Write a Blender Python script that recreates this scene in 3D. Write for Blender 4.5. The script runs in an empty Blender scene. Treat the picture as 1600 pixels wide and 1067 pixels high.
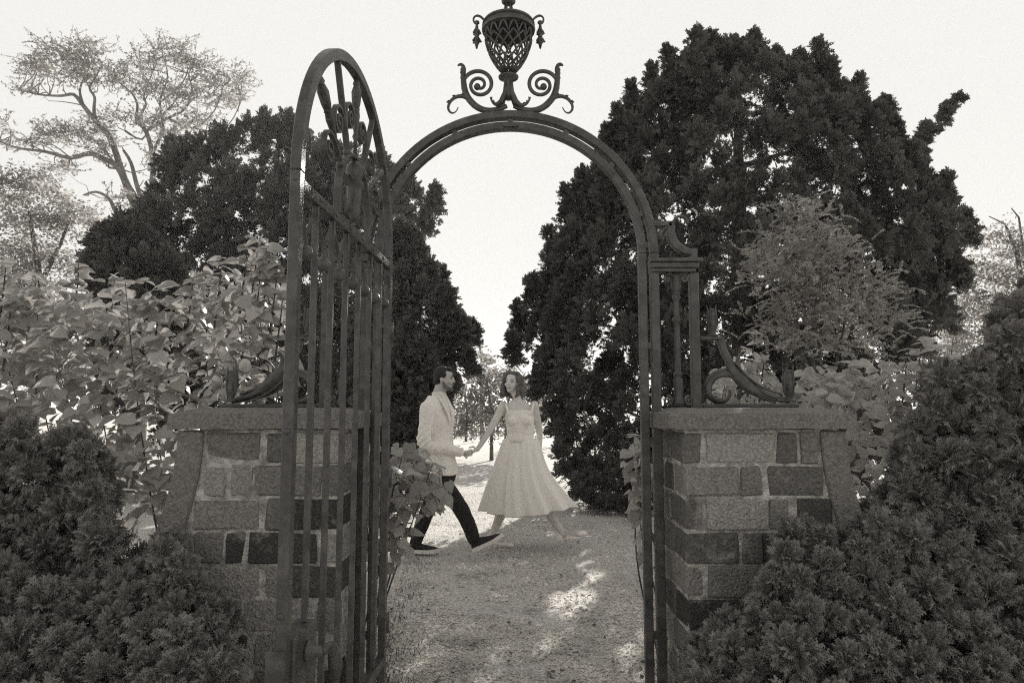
import bpy, bmesh, math, random
import numpy as np
from mathutils import Vector, Matrix, noise

random.seed(7)
rng = np.random.default_rng(7)
PI = math.pi
S = bpy.context.scene
COL = S.collection

# ------------------------------------------------------------------ camera
CAM_H, PITCH, FPX = 1.36, math.radians(5.63), 1085.0
cam = bpy.data.cameras.new('camera')
cam.sensor_width = 36.0
cam.lens = FPX / 1600.0 * 36.0
cam.clip_start, cam.clip_end = 0.05, 2000.0
camo = bpy.data.objects.new('camera', cam)
COL.objects.link(camo)
camo.location = (0, 0, CAM_H)
camo.rotation_euler = (PI / 2 + PITCH, 0, 0)
S.camera = camo
CP, SP = math.cos(PITCH), math.sin(PITCH)


def at(px, py, Y):
    """world point that a pixel of the 1600 x 1067 photograph shows at distance Y"""
    dx, dy = (px - 800) / FPX, (533.5 - py) / FPX
    k = Y / (CP - dy * SP)
    return Vector((dx * k, Y, CAM_H + (SP + dy * CP) * k))


# ------------------------------------------------------------------ sky, sun, exposure
SUN_AZ, SUN_EL = math.radians(17.0), math.radians(20.0)
sun_dir = Vector((math.sin(SUN_AZ) * math.cos(SUN_EL), math.cos(SUN_AZ) * math.cos(SUN_EL), math.sin(SUN_EL)))
W = bpy.data.worlds.new('World')
S.world = W
W.use_nodes = True
nt = W.node_tree
for n in list(nt.nodes):
    nt.nodes.remove(n)
out = nt.nodes.new('ShaderNodeOutputWorld')
bg = nt.nodes.new('ShaderNodeBackground')
sky = nt.nodes.new('ShaderNodeTexSky')
sky.sky_type = 'NISHITA'
sky.sun_disc = False
sky.sun_elevation = SUN_EL
sky.sun_rotation = SUN_AZ
sky.dust_density = 3.0
bw = nt.nodes.new('ShaderNodeRGBToBW')
mul = nt.nodes.new('ShaderNodeMath'); mul.operation = 'MULTIPLY'; mul.inputs[1].default_value = 1.4
mn = nt.nodes.new('ShaderNodeMath'); mn.operation = 'MINIMUM'; mn.inputs[1].default_value = 3.04
tint = nt.nodes.new('ShaderNodeMix'); tint.data_type = 'RGBA'; tint.blend_type = 'MULTIPLY'
tint.inputs['Factor'].default_value = 1.0
tint.inputs[7].default_value = (1.0, 0.982, 0.945, 1)
nt.links.new(sky.outputs[0], bw.inputs[0])
nt.links.new(bw.outputs[0], mul.inputs[0])
nt.links.new(mul.outputs[0], mn.inputs[0])
nt.links.new(mn.outputs[0], tint.inputs[6])
nt.links.new(tint.outputs[2], bg.inputs['Color'])
bg.inputs['Strength'].default_value = 0.1
nt.links.new(bg.outputs[0], out.inputs['Surface'])

sl = bpy.data.lights.new('sun', 'SUN')
sl.energy = 3.4
sl.angle = math.radians(0.5)
sl.color = (1.0, 0.97, 0.92)
so = bpy.data.objects.new('sun', sl)
COL.objects.link(so)
so.rotation_euler = (-sun_dir).to_track_quat('-Z', 'Y').to_euler()
so.location = sun_dir * 60

S.view_settings.view_transform = 'Standard'
S.view_settings.look = 'None'
S.view_settings.exposure = 1.55
S.view_settings.gamma = 1.0
S.view_settings.use_curve_mapping = False
S.cycles.use_denoising = False
S.cycles.sample_clamp_indirect = 2.0
S.cycles.sample_clamp_direct = 6.0
S.cycles.filter_width = 1.15
S.cycles.max_bounces = 8
S.cycles.transparent_max_bounces = 8


# ------------------------------------------------------------------ materials (toned black and white)
def G(v):
    return (v, v * 0.955, v * 0.895, 1)


def mat(name, v, rough=0.7, var=0.25, scale=20.0, bump=0.0, bscale=60.0, spec=0.3, trans=0.0,
        rand=0.0, metal=0.0, stain=None, coords='Object', detail=6, bdist=0.01):
    m = bpy.data.materials.new(name)
    m.use_nodes = True
    t = m.node_tree
    p = t.nodes['Principled BSDF']
    o = t.nodes['Material Output']
    p.inputs['Roughness'].default_value = rough
    p.inputs['Specular IOR Level'].default_value = spec
    p.inputs['Metallic'].default_value = metal
    tc = t.nodes.new('ShaderNodeTexCoord')
    nz = t.nodes.new('ShaderNodeTexNoise')
    nz.inputs['Scale'].default_value = scale
    nz.inputs['Detail'].default_value = detail
    t.links.new(tc.outputs[coords], nz.inputs['Vector'])
    woff = None
    if rand:
        nz.noise_dimensions = '4D'
        oi = t.nodes.new('ShaderNodeObjectInfo')
        wm = t.nodes.new('ShaderNodeMath'); wm.operation = 'MULTIPLY'; wm.inputs[1].default_value = 60.0
        t.links.new(oi.outputs['Random'], wm.inputs[0])
        woff = wm.outputs[0]
        t.links.new(woff, nz.inputs['W'])
    mr = t.nodes.new('ShaderNodeMapRange')
    mr.inputs[1].default_value = 0.3; mr.inputs[2].default_value = 0.7
    mr.inputs[3].default_value = v * (1 - var); mr.inputs[4].default_value = v * (1 + var)
    t.links.new(nz.outputs[0], mr.inputs[0])
    val = mr.outputs[0]
    if rand:
        r2 = t.nodes.new('ShaderNodeMapRange')
        r2.inputs[3].default_value = 1 - rand; r2.inputs[4].default_value = 1 + rand
        t.links.new(oi.outputs['Random'], r2.inputs[0])
        mm = t.nodes.new('ShaderNodeMath'); mm.operation = 'MULTIPLY'
        t.links.new(val, mm.inputs[0]); t.links.new(r2.outputs[0], mm.inputs[1])
        val = mm.outputs[0]
    if stain:                                        # (value, scale, low, high) patches of another tone
        nz2 = t.nodes.new('ShaderNodeTexNoise')
        nz2.inputs['Scale'].default_value = stain[1]; nz2.inputs['Detail'].default_value = 8
        nz2.inputs['Roughness'].default_value = 0.65
        t.links.new(tc.outputs[coords], nz2.inputs['Vector'])
        if woff is not None:
            nz2.noise_dimensions = '4D'
            t.links.new(woff, nz2.inputs['W'])
        r3 = t.nodes.new('ShaderNodeMapRange')
        r3.inputs[1].default_value = stain[2]; r3.inputs[2].default_value = stain[3]
        t.links.new(nz2.outputs[0], r3.inputs[0])
        mx = t.nodes.new('ShaderNodeMix'); mx.data_type = 'FLOAT'
        t.links.new(r3.outputs[0], mx.inputs[0]); t.links.new(val, mx.inputs[2])
        mx.inputs[3].default_value = stain[0]
        val = mx.outputs[0]
    tn = t.nodes.new('ShaderNodeMix'); tn.data_type = 'RGBA'; tn.blend_type = 'MULTIPLY'
    tn.inputs['Factor'].default_value = 1.0
    t.links.new(val, tn.inputs[6]); tn.inputs[7].default_value = G(1.0)
    t.links.new(tn.outputs[2], p.inputs['Base Color'])
    if bump:
        b = t.nodes.new('ShaderNodeBump')
        b.inputs['Strength'].default_value = bump
        b.inputs['Distance'].default_value = bdist
        nb = t.nodes.new('ShaderNodeTexNoise')
        nb.inputs['Scale'].default_value = bscale; nb.inputs['Detail'].default_value = 8
        t.links.new(tc.outputs[coords], nb.inputs['Vector'])
        if woff is not None:
            nb.noise_dimensions = '4D'
            t.links.new(woff, nb.inputs['W'])
        t.links.new(nb.outputs[0], b.inputs['Height'])
        t.links.new(b.outputs[0], p.inputs['Normal'])
    if trans:
        tr = t.nodes.new('ShaderNodeBsdfTranslucent')
        t.links.new(tn.outputs[2], tr.inputs['Color'])
        ms = t.nodes.new('ShaderNodeMixShader'); ms.inputs[0].default_value = trans
        t.links.new(p.outputs[0], ms.inputs[1]); t.links.new(tr.outputs[0], ms.inputs[2])
        t.links.new(ms.outputs[0], o.inputs['Surface'])
    return m


M = {}
M['iron'] = mat('weathered_iron', 0.064, 0.42, 0.40, 18, 0.15, 120, 0.5, stain=(0.12, 16, 0.50, 0.72), detail=10)
M['stone'] = mat('rough_stone', 0.225, 0.92, 0.36, 90, 1.0, 95, 0.15, rand=0.72, stain=(0.42, 8, 0.57, 0.72), bdist=0.02)
M['cap'] = mat('cap_stone', 0.23, 0.92, 0.32, 90, 1.0, 110, 0.15, stain=(0.30, 4, 0.54, 0.80), bdist=0.015)
M['mortar'] = mat('lime_mortar', 0.58, 0.95, 0.5, 26, 1.0, 120, 0.1, stain=(0.22, 7, 0.50, 0.68), bdist=0.02)
M['ground'] = mat('gravel_ground', 0.56, 0.95, 0.55, 70, 0.8, 120, 0.1, stain=(0.20, 1.6, 0.58, 0.72), detail=10)
M['litter'] = mat('fallen_petals', 0.76, 0.8, 0.5, 3, trans=0.3)
M['dead_leaf'] = mat('dead_leaf', 0.16, 0.8, 0.7, 9, trans=0.2)
M['grass'] = mat('grass_blades', 0.13, 0.7, 0.4, 4, trans=0.35)
M['conifer'] = mat('cypress_foliage', 0.11, 0.7, 0.35, 3.0, trans=0.12, spec=0.3)
M['cypress'] = mat('hinoki_foliage', 0.235, 0.6, 0.4, 6.0, trans=0.08, spec=0.35)
M['lilac'] = mat('lilac_leaf', 0.42, 0.42, 0.3, 30, 0.2, 70, 0.4, trans=0.34, rand=0.3)
M['airy'] = mat('fine_leaves', 0.25, 0.7, 0.35, 2, trans=0.5)
M['pale_leaf'] = mat('pale_backlit_leaves', 0.30, 0.7, 0.4, 2, trans=0.5)
M['feather'] = mat('feathery_leaves', 0.38, 0.6, 0.35, 5, trans=0.4)
M['bark'] = mat('bark', 0.11, 0.95, 0.4, 12, 0.8, 30, 0.1)
M['palebark'] = mat('pale_bark', 0.20, 0.95, 0.35, 6, 0.8, 20, 0.1)
M['skin_m'] = mat('skin_tan', 0.50, 0.5, 0.08, 20)
M['skin_w'] = mat('skin_fair', 0.68, 0.5, 0.06, 20)
M['jacket'] = mat('linen_jacket', 0.90, 0.9, 0.06, 90, 0.3, 220)
M['shirt'] = mat('white_shirt', 0.8, 0.8, 0.05, 40)
M['trousers'] = mat('dark_trousers', 0.022, 0.85, 0.2, 60)
M['shoe'] = mat('dark_suede', 0.03, 0.8, 0.2, 60)
M['sole'] = mat('pale_sole', 0.8, 0.7, 0.1, 40)
M['dress'] = mat('white_cotton', 0.93, 0.9, 0.02, 50, 0.2, 160)
M['wshoe'] = mat('white_leather', 0.92, 0.5, 0.05, 40)
M['hair_m'] = mat('dark_hair', 0.02, 0.5, 0.3, 80)
M['hair_w'] = mat('brown_hair', 0.13, 0.45, 0.4, 60)
M['lip'] = mat('lips', 0.16, 0.5, 0.1, 40)
M['eye'] = mat('eye_dark', 0.02, 0.3, 0.1, 40)
M['teeth'] = mat('teeth', 0.8, 0.4, 0.05, 40)


# ------------------------------------------------------------------ object helpers
def link(o, parent=None):
    COL.objects.link(o)
    if parent is not None:
        o.parent = parent
    return o


def tag(o, label=None, cat=None, group=None, kind=None):
    for k, v in (('label', label), ('category', cat), ('group', group), ('kind', kind)):
        if v:
            o[k] = v
    return o


def thing(name, label, cat, loc=(0, 0, 0), rz=0.0, group=None):
    o = bpy.data.objects.new(name, None)
    o.empty_display_size = 0.1
    o.location = loc
    o.rotation_euler = (0, 0, rz)
    link(o)
    return tag(o, label, cat, group)


class MB:
    def __init__(self):
        self.v, self.f = [], []

    def add(self, vs, fs):
        b = len(self.v)
        self.v.extend([tuple(x) for x in vs])
        self.f.extend([tuple(i + b for i in f) for f in fs])
        return self

    def box(self, c, d, rot=None):
        x, y, z = d[0] / 2, d[1] / 2, d[2] / 2
        vs = [Vector((sx * x, sy * y, sz * z)) for sx in (-1, 1) for sy in (-1, 1) for sz in (-1, 1)]
        if rot is not None:
            vs = [rot @ v for v in vs]
        c = Vector(c)
        return self.add([v + c for v in vs],
                        [(0, 1, 3, 2), (4, 6, 7, 5), (0, 4, 5, 1), (2, 3, 7, 6), (0, 2, 6, 4), (1, 5, 7, 3)])

    def ribbon(self, pts, t, d, y=0.0, closed=False):
        """flat bar following a curve in the local XZ plane: t = thickness in plane, d = depth in Y"""
        n = len(pts)
        P = [Vector((p[0], p[1])) for p in pts]
        tt = t if hasattr(t, '__len__') else [t] * n
        dd = d if hasattr(d, '__len__') else [d] * n
        vs = []
        for i in range(n):
            a = P[i - 1] if (i > 0 or closed) else P[i]
            b = P[(i + 1) % n] if (i < n - 1 or closed) else P[i]
            tg = (b - a).normalized()
            nm = Vector((-tg.y, tg.x))
            for s, q in ((-1, -1), (1, -1), (1, 1), (-1, 1)):
                e = P[i] + nm * (s * tt[i] / 2)
                vs.append((e.x, y + q * dd[i] / 2, e.y))
        fs = []
        for i in range(n if closed else n - 1):
            j = (i + 1) % n
            for k in range(4):
                l = (k + 1) % 4
                fs.append((i * 4 + k, i * 4 + l, j * 4 + l, j * 4 + k))
        if not closed:
            fs += [(0, 3, 2, 1), tuple((n - 1) * 4 + k for k in range(4))]
        return self.add(vs, fs)

    def tube(self, pts, r, n=8, flat=1.0, caps=True):
        P = [Vector(p) for p in pts]
        m = len(P)
        R = r if hasattr(r, '__len__') else [r] * m
        vs, up = [], None
        for i in range(m):
            tg = (P[min(i + 1, m - 1)] - P[max(i - 1, 0)])
            if tg.length < 1e-9:
                tg = Vector((0, 0, 1))
            tg.normalize()
            if up is None:
                up = tg.orthogonal().normalized()
            up = (up - tg * up.dot(tg))
            up = up.normalized() if up.length > 1e-6 else tg.orthogonal().normalized()
            sd = tg.cross(up)
            for k in range(n):
                a = 2 * PI * k / n
                vs.append(P[i] + up * (math.cos(a) * R[i]) + sd * (math.sin(a) * R[i] * flat))
        fs = [(i * n + k, i * n + (k + 1) % n, (i + 1) * n + (k + 1) % n, (i + 1) * n + k)
              for i in range(m - 1) for k in range(n)]
        if caps:
            fs += [tuple(range(n - 1, -1, -1)), tuple((m - 1) * n + k for k in range(n))]
        return self.add(vs, fs)

    def lathe(self, prof, c=(0, 0, 0), n=16, axis=None):
        """profile of (radius, height) pairs turned round the vertical axis"""
        vs = []
        c = Vector(c)
        for r, z in prof:
            for k in range(n):
                a = 2 * PI * k / n
                v = Vector((r * math.cos(a), r * math.sin(a), z))
                vs.append((axis @ v if axis is not None else v) + c)
        m = len(prof)
        fs = [(i * n + k, i * n + (k + 1) % n, (i + 1) * n + (k + 1) % n, (i + 1) * n + k)
              for i in range(m - 1) for k in range(n)]
        fs += [tuple(range(n - 1, -1, -1)), tuple((m - 1) * n + k for k in range(n))]
        return self.add(vs, fs)

    def ball(self, c, r, rot=None, nu=14, nv=9):
        r = (r, r, r) if not hasattr(r, '__len__') else r
        c = Vector(c)
        vs = []
        for j in range(nv + 1):
            th = max(0.02, min(PI - 0.02, PI * j / nv))
            for i in range(nu):
                ph = 2 * PI * i / nu
                v = Vector((r[0] * math.sin(th) * math.cos(ph), r[1] * math.sin(th) * math.sin(ph), r[2] * math.cos(th)))
                vs.append((rot @ v if rot is not None else v) + c)
        fs = [(j * nu + i, (j + 1) * nu + i, (j + 1) * nu + (i + 1) % nu, j * nu + (i + 1) % nu)
              for j in range(nv) for i in range(nu)]
        fs += [tuple(range(nu)), tuple(nv * nu + i for i in range(nu - 1, -1, -1))]
        return self.add(vs, fs)

    def loft(self, rings, n=24):
        """rings of (centre, rx, ry, yaw): horizontal ellipses joined upward"""
        vs = []
        for c, rx, ry, yaw in rings:
            c = Vector(c)
            ca, sa = math.cos(yaw), math.sin(yaw)
            for k in range(n):
                a = 2 * PI * k / n
                x, y = rx * math.cos(a), ry * math.sin(a)
                vs.append(c + Vector((x * ca - y * sa, x * sa + y * ca, 0)))
        m = len(rings)
        fs = [(i * n + k, i * n + (k + 1) % n, (i + 1) * n + (k + 1) % n, (i + 1) * n + k)
              for i in range(m - 1) for k in range(n)]
        fs += [tuple(range(n - 1, -1, -1)), tuple((m - 1) * n + k for k in range(n))]
        return self.add(vs, fs)

    def prism(self, poly, y0, y1):
        """closed outline in XZ pushed from y0 to y1"""
        n = len(poly)
        vs = [(p[0], y0, p[1]) for p in poly] + [(p[0], y1, p[1]) for p in poly]
        fs = [tuple(range(n)), tuple(range(2 * n - 1, n - 1, -1))]
        fs += [(i, i + n, (i + 1) % n + n, (i + 1) % n) for i in range(n)]
        return self.add(vs, fs)

    def mesh(self, name, smooth=False):
        me = bpy.data.meshes.new(name)
        me.from_pydata(self.v, [], self.f)
        bm = bmesh.new(); bm.from_mesh(me)
        bmesh.ops.recalc_face_normals(bm, faces=bm.faces)
        bm.to_mesh(me); bm.free()
        if smooth:
            me.polygons.foreach_set('use_smooth', [True] * len(me.polygons))
        me.update()
        return me

    def build(self, name, m, parent=None, smooth=False, bevel=0.0):
        me = self.mesh(name, smooth)
        if bevel:
            bm = bmesh.new(); bm.from_mesh(me)
            ed = [e for e in bm.edges if len(e.link_faces) == 2 and e.calc_face_angle(0) > 0.7]
            bmesh.ops.bevel(bm, geom=ed, offset=bevel, segments=1, affect='EDGES', clamp_overlap=True)
            bm.to_mesh(me); bm.free()
        me.materials.append(m)
        return link(bpy.data.objects.new(name, me), parent)


def remesh(mb, name, m, parent, voxel=0.008, smooth=4, disp=None, decimate=1.0):
    """one continuous surface out of overlapping volumes"""
    me = mb.mesh(name)
    o = bpy.data.objects.new(name, me)
    COL.objects.link(o)
    r = o.modifiers.new('r', 'REMESH'); r.mode = 'VOXEL'; r.voxel_size = voxel
    s = o.modifiers.new('s', 'SMOOTH'); s.iterations = smooth; s.factor = 0.5
    dg = bpy.context.evaluated_depsgraph_get()
    res = bpy.data.meshes.new_from_object(o.evaluated_get(dg))
    bpy.data.objects.remove(o)
    res.name = name
    if decimate < 1:
        o2 = bpy.data.objects.new('tmp', res); COL.objects.link(o2)
        dm = o2.modifiers.new('d', 'DECIMATE'); dm.ratio = decimate
        dg = bpy.context.evaluated_depsgraph_get()
        res2 = bpy.data.meshes.new_from_object(o2.evaluated_get(dg))
        bpy.data.objects.remove(o2)
        res = res2; res.name = name
    if disp:
        n = len(res.vertices)
        co = np.empty(n * 3); no = np.empty(n * 3)
        res.vertices.foreach_get('co', co)
        res.vertices.foreach_get('normal', no)
        co = co.reshape(-1, 3); no = no.reshape(-1, 3)
        d = np.array([disp(p) for p in co])
        res.vertices.foreach_set('co', (co + no * d[:, None]).ravel())
    res.materials.clear(); res.materials.append(m)
    res.polygons.foreach_set('use_smooth', [True] * len(res.polygons))
    res.update()
    return link(bpy.data.objects.new(name, res), parent)


def scatter_mesh(name, pv, pf, mats, locs, m, parent=None):
    """one mesh out of many oriented copies of a small shape"""
    pv = np.asarray(pv, float); pf = np.asarray(pf, int)
    N, nv, k = len(locs), len(pv), pf.shape[1]
    V = np.einsum('nij,vj->nvi', mats, pv) + np.asarray(locs)[:, None, :]
    F = pf[None] + (np.arange(N) * nv)[:, None, None]
    me = bpy.data.meshes.new(name)
    me.vertices.add(N * nv)
    me.vertices.foreach_set('co', V.astype(np.float32).ravel())
    nf = N * len(pf)
    me.loops.add(nf * k)
    me.loops.foreach_set('vertex_index', F.ravel().astype(np.int32))
    me.polygons.add(nf)
    me.polygons.foreach_set('loop_start', np.arange(nf, dtype=np.int32) * k)
    me.update(calc_edges=True)
    me.materials.append(m)
    return link(bpy.data.objects.new(name, me), parent)


def unit(a):
    return a / np.maximum(np.linalg.norm(a, axis=-1, keepdims=True), 1e-9)


def frames(d, size, spin=None, upbias=None):
    """rotation matrices (scaled) whose local +Y runs along d; local Z is a random or chosen side"""
    d = unit(d)
    r = upbias if upbias is not None else rng.normal(size=d.shape)
    x = unit(np.cross(d, r))
    z = np.cross(x, d)
    Mx = np.stack([x, d, z], axis=-1)
    return Mx * np.asarray(size).reshape(-1, 1, 1)


def spray_shape(pairs=7, width=0.10, curl=0.35):
    """flat branching spray of scale leaves; diamonds of four corners"""
    vs, fs = [], []

    def dia(p, a, L, w):
        d = np.array([math.sin(a), math.cos(a)]); n = np.array([d[1], -d[0]])
        q = [p, p + d * L * 0.55 + n * w, p + d * L, p + d * L * 0.55 - n * w]
        b = len(vs)
        for x, y in q:
            vs.append((x, y, -curl * x * x + 0.22 * y * y - 0.3 * y ** 4 + 0.05 * math.sin(9 * x + 5 * y)))
        fs.append((b, b + 1, b + 2, b + 3))
    for i in range(pairs):
        t = i / pairs
        L = 0.55 * (1 - 0.62 * t)
        for s in (-1, 1):
            dia(np.array([0, t * 0.82 + 0.04 * s]), s * (0.85 - 0.25 * t), L, width * (1 - 0.4 * t))
    dia(np.array([0, 0.7]), 0.0, 0.32, width * 0.8)
    return vs, fs


def frond_shape(pairs, subs, w, curl, seed):
    """fan of scale-leaved twigs, each twiglet one slim triangle"""
    r = random.Random(seed)
    vs, fs = [], []

    def tri(p, a, L, wd):
        d = (math.sin(a), math.cos(a)); n = (d[1], -d[0])
        b = len(vs)
        for x, y in ((p[0] - n[0] * wd * .5, p[1] - n[1] * wd * .5), (p[0] + d[0] * L * .55 + n[0] * wd * .7, p[1] + d[1] * L * .55 + n[1] * wd * .7), (p[0] + d[0] * L, p[1] + d[1] * L)):
            vs.append((x, y, -curl * x * x * 1.6 + 0.28 * y * y - 0.36 * y ** 4 + r.uniform(-.03, .03)))
        fs.append((b, b + 1, b + 2))
    for i in range(pairs):
        t = i / pairs
        for s_ in (-1, 1):
            a = s_ * (0.95 - 0.35 * t) + r.uniform(-.15, .15)
            L = 0.60 * (1 - 0.55 * t) * r.uniform(.8, 1.15)
            p0 = (0.0, t * 0.85 + (0.05 if s_ > 0 else 0))
            tri(p0, a, L, w)
            for k in range(subs):
                f = (k + 1) / (subs + 1)
                p = (p0[0] + math.sin(a) * L * f, p0[1] + math.cos(a) * L * f)
                tri(p, a - s_ * 0.75, L * .5 * (1.1 - f), w * .9)
                if k % 2 == 0:
                    tri(p, a + s_ * 0.6, L * .38 * (1.1 - f), w * .9)
    tri((0, .1), 0.0, 0.95, w)
    return vs, fs


FROND = frond_shape(4, 1, 0.165, 0.4, 3)          # near shrubs
FROND_FAR = frond_shape(4, 0, 0.23, 0.3, 5)       # trees across the lawn


# ------------------------------------------------------------------ ground
def ground_height(x, y):
    near = max(0.0, 1 - abs(y - 8) / 40)
    return near * (0.018 * noise.noise(Vector((x * 0.9, y * 0.9, 3))) + 0.03 * noise.noise(Vector((x * 0.25, y * 0.25, 9))))


xs = np.unique(np.concatenate([np.linspace(-6, 6, 97), np.linspace(-40, 40, 41), [-800, -300, -100, 100, 300, 800]]))
ys = np.unique(np.concatenate([np.linspace(1, 16, 121), np.linspace(-20, 60, 41), [-150, 100, 200, 500, 850]]))
mb = MB()
vv = [(x, y, ground_height(x, y)) for y in ys for x in xs]
nx = len(xs)
mb.add(vv, [(j * nx + i, j * nx + i + 1, (j + 1) * nx + i + 1, (j + 1) * nx + i)
            for j in range(len(ys) - 1) for i in range(nx - 1)])
g = mb.build('ground', M['ground'], smooth=True)
tag(g, kind='structure')

# petals, chippings and small clover leaves lying on the path: uncountable
N = 52000
ly = 3.2 + (rng.random(N) ** 1.7) * 9.5
lx = (rng.random(N) - 0.5) * (2.4 + 0.75 * (ly - 3.2)) + 0.05
keep = np.array([noise.noise(Vector((x * 1.1, y * 0.9, 0))) + 0.35 * noise.noise(Vector((x * 5, y * 4, 5))) > -0.36 for x, y in zip(lx, ly)])
keep &= np.array([noise.noise(Vector((x * 2.3 + 4, y * 1.7, 8))) + .5 * noise.noise(Vector((x * 7, y * 5, 2))) < 0.42 for x, y in zip(lx, ly)])
lx, ly = lx[keep], ly[keep]
lz = np.array([ground_height(x, y) for x, y in zip(lx, ly)]) + 0.004
d = np.stack([rng.normal(size=len(lx)), rng.normal(size=len(lx)), rng.normal(size=len(lx)) * 0.35], 1)
upv = np.stack([rng.normal(size=len(lx)) * 0.45, rng.normal(size=len(lx)) * 0.45, np.ones(len(lx))], 1)
sz = 0.007 + 0.013 * rng.random(len(lx)) ** 2
o = scatter_mesh('fallen_petals', [(-.5, -.6, 0), (.5, -.5, .12), (.6, .6, 0), (-.4, .7, .15)], [(0, 1, 2, 3)],
                 frames(d, sz, upbias=upv), np.stack([lx, ly, lz], 1), M['litter'])
tag(o, 'pale petals and chippings strewn over the shaded path', 'petals', kind='stuff')


N = 260
fy = 3.3 + rng.random(N) ** 1.5 * 6
fx = (rng.random(N) - .5) * (2.0 + .6 * (fy - 3.3))
fd = np.stack([rng.normal(size=N), rng.normal(size=N), rng.normal(size=N) * .2], 1)
fu = np.stack([rng.normal(size=N) * .35, rng.normal(size=N) * .35, np.ones(N)], 1)
o = scatter_mesh('dead_leaves', [(0, 0, 0), (.33, .4, .14), (0, 1, .05), (-.33, .45, .16)], [(0, 1, 2, 3)], frames(fd, .02 + .03 * rng.random(N), upbias=fu),
                 np.stack([fx, fy, np.array([ground_height(x, y) for x, y in zip(fx, fy)]) + .012], 1), M['dead_leaf'])
tag(o, 'curled dead leaves lying about on the gravel path', 'leaves', kind='stuff')


# ------------------------------------------------------------------ stone gate piers
def stone_block_mesh(i, dims):
    r = random.Random(100 + i)
    bm = bmesh.new()
    bmesh.ops.create_cube(bm, size=1.0)
    for v in bm.verts:
        v.co = Vector((v.co.x * dims[0], v.co.y * dims[1], v.co.z * dims[2]))
        v.co += Vector((r.uniform(-.006, .006), r.uniform(-.007, .007), r.uniform(-.005, .005)))
    bmesh.ops.bevel(bm, geom=list(bm.edges), offset=0.007, segments=1, affect='EDGES')
    for v in bm.verts:
        v.co += Vector((r.uniform(-.003, .003), r.uniform(-.003, .003), r.uniform(-.003, .003)))
    me = bpy.data.meshes.new('brick')
    bm.to_mesh(me); bm.free()
    me.materials.append(M['stone'])
    return me


PIER_F, PIER_B = 2.95, 3.47          # front and back of the piers
CAP_Z0, CAP_Z1 = 1.277, 1.352
XR = 0.722                           # reveal towards the opening
_mesh_cache = {}


def block(x0, x1, y0, y1, z0, z1, parent, idx):
    dims = (round(abs(x1 - x0), 2), round(y1 - y0, 2), round(z1 - z0, 3))
    key = (dims, idx % 3)
    if key not in _mesh_cache:
        _mesh_cache[key] = stone_block_mesh(len(_mesh_cache), dims)
    o = bpy.data.objects.new('brick', _mesh_cache[key])
    o.location = ((x0 + x1) / 2, (y0 + y1) / 2, (z0 + z1) / 2)
    o.rotation_euler = (random.choice((0, PI)), 0, 0)
    return link(o, parent)


def curve_out(z):
    """distance of the swept coping's inner edge from the pier axis, at a height"""
    k = max(0.0, (1.25 - z) / 1.25)
    return 1.292 + 0.02 * k + 0.62 * k ** 2.0


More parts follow.
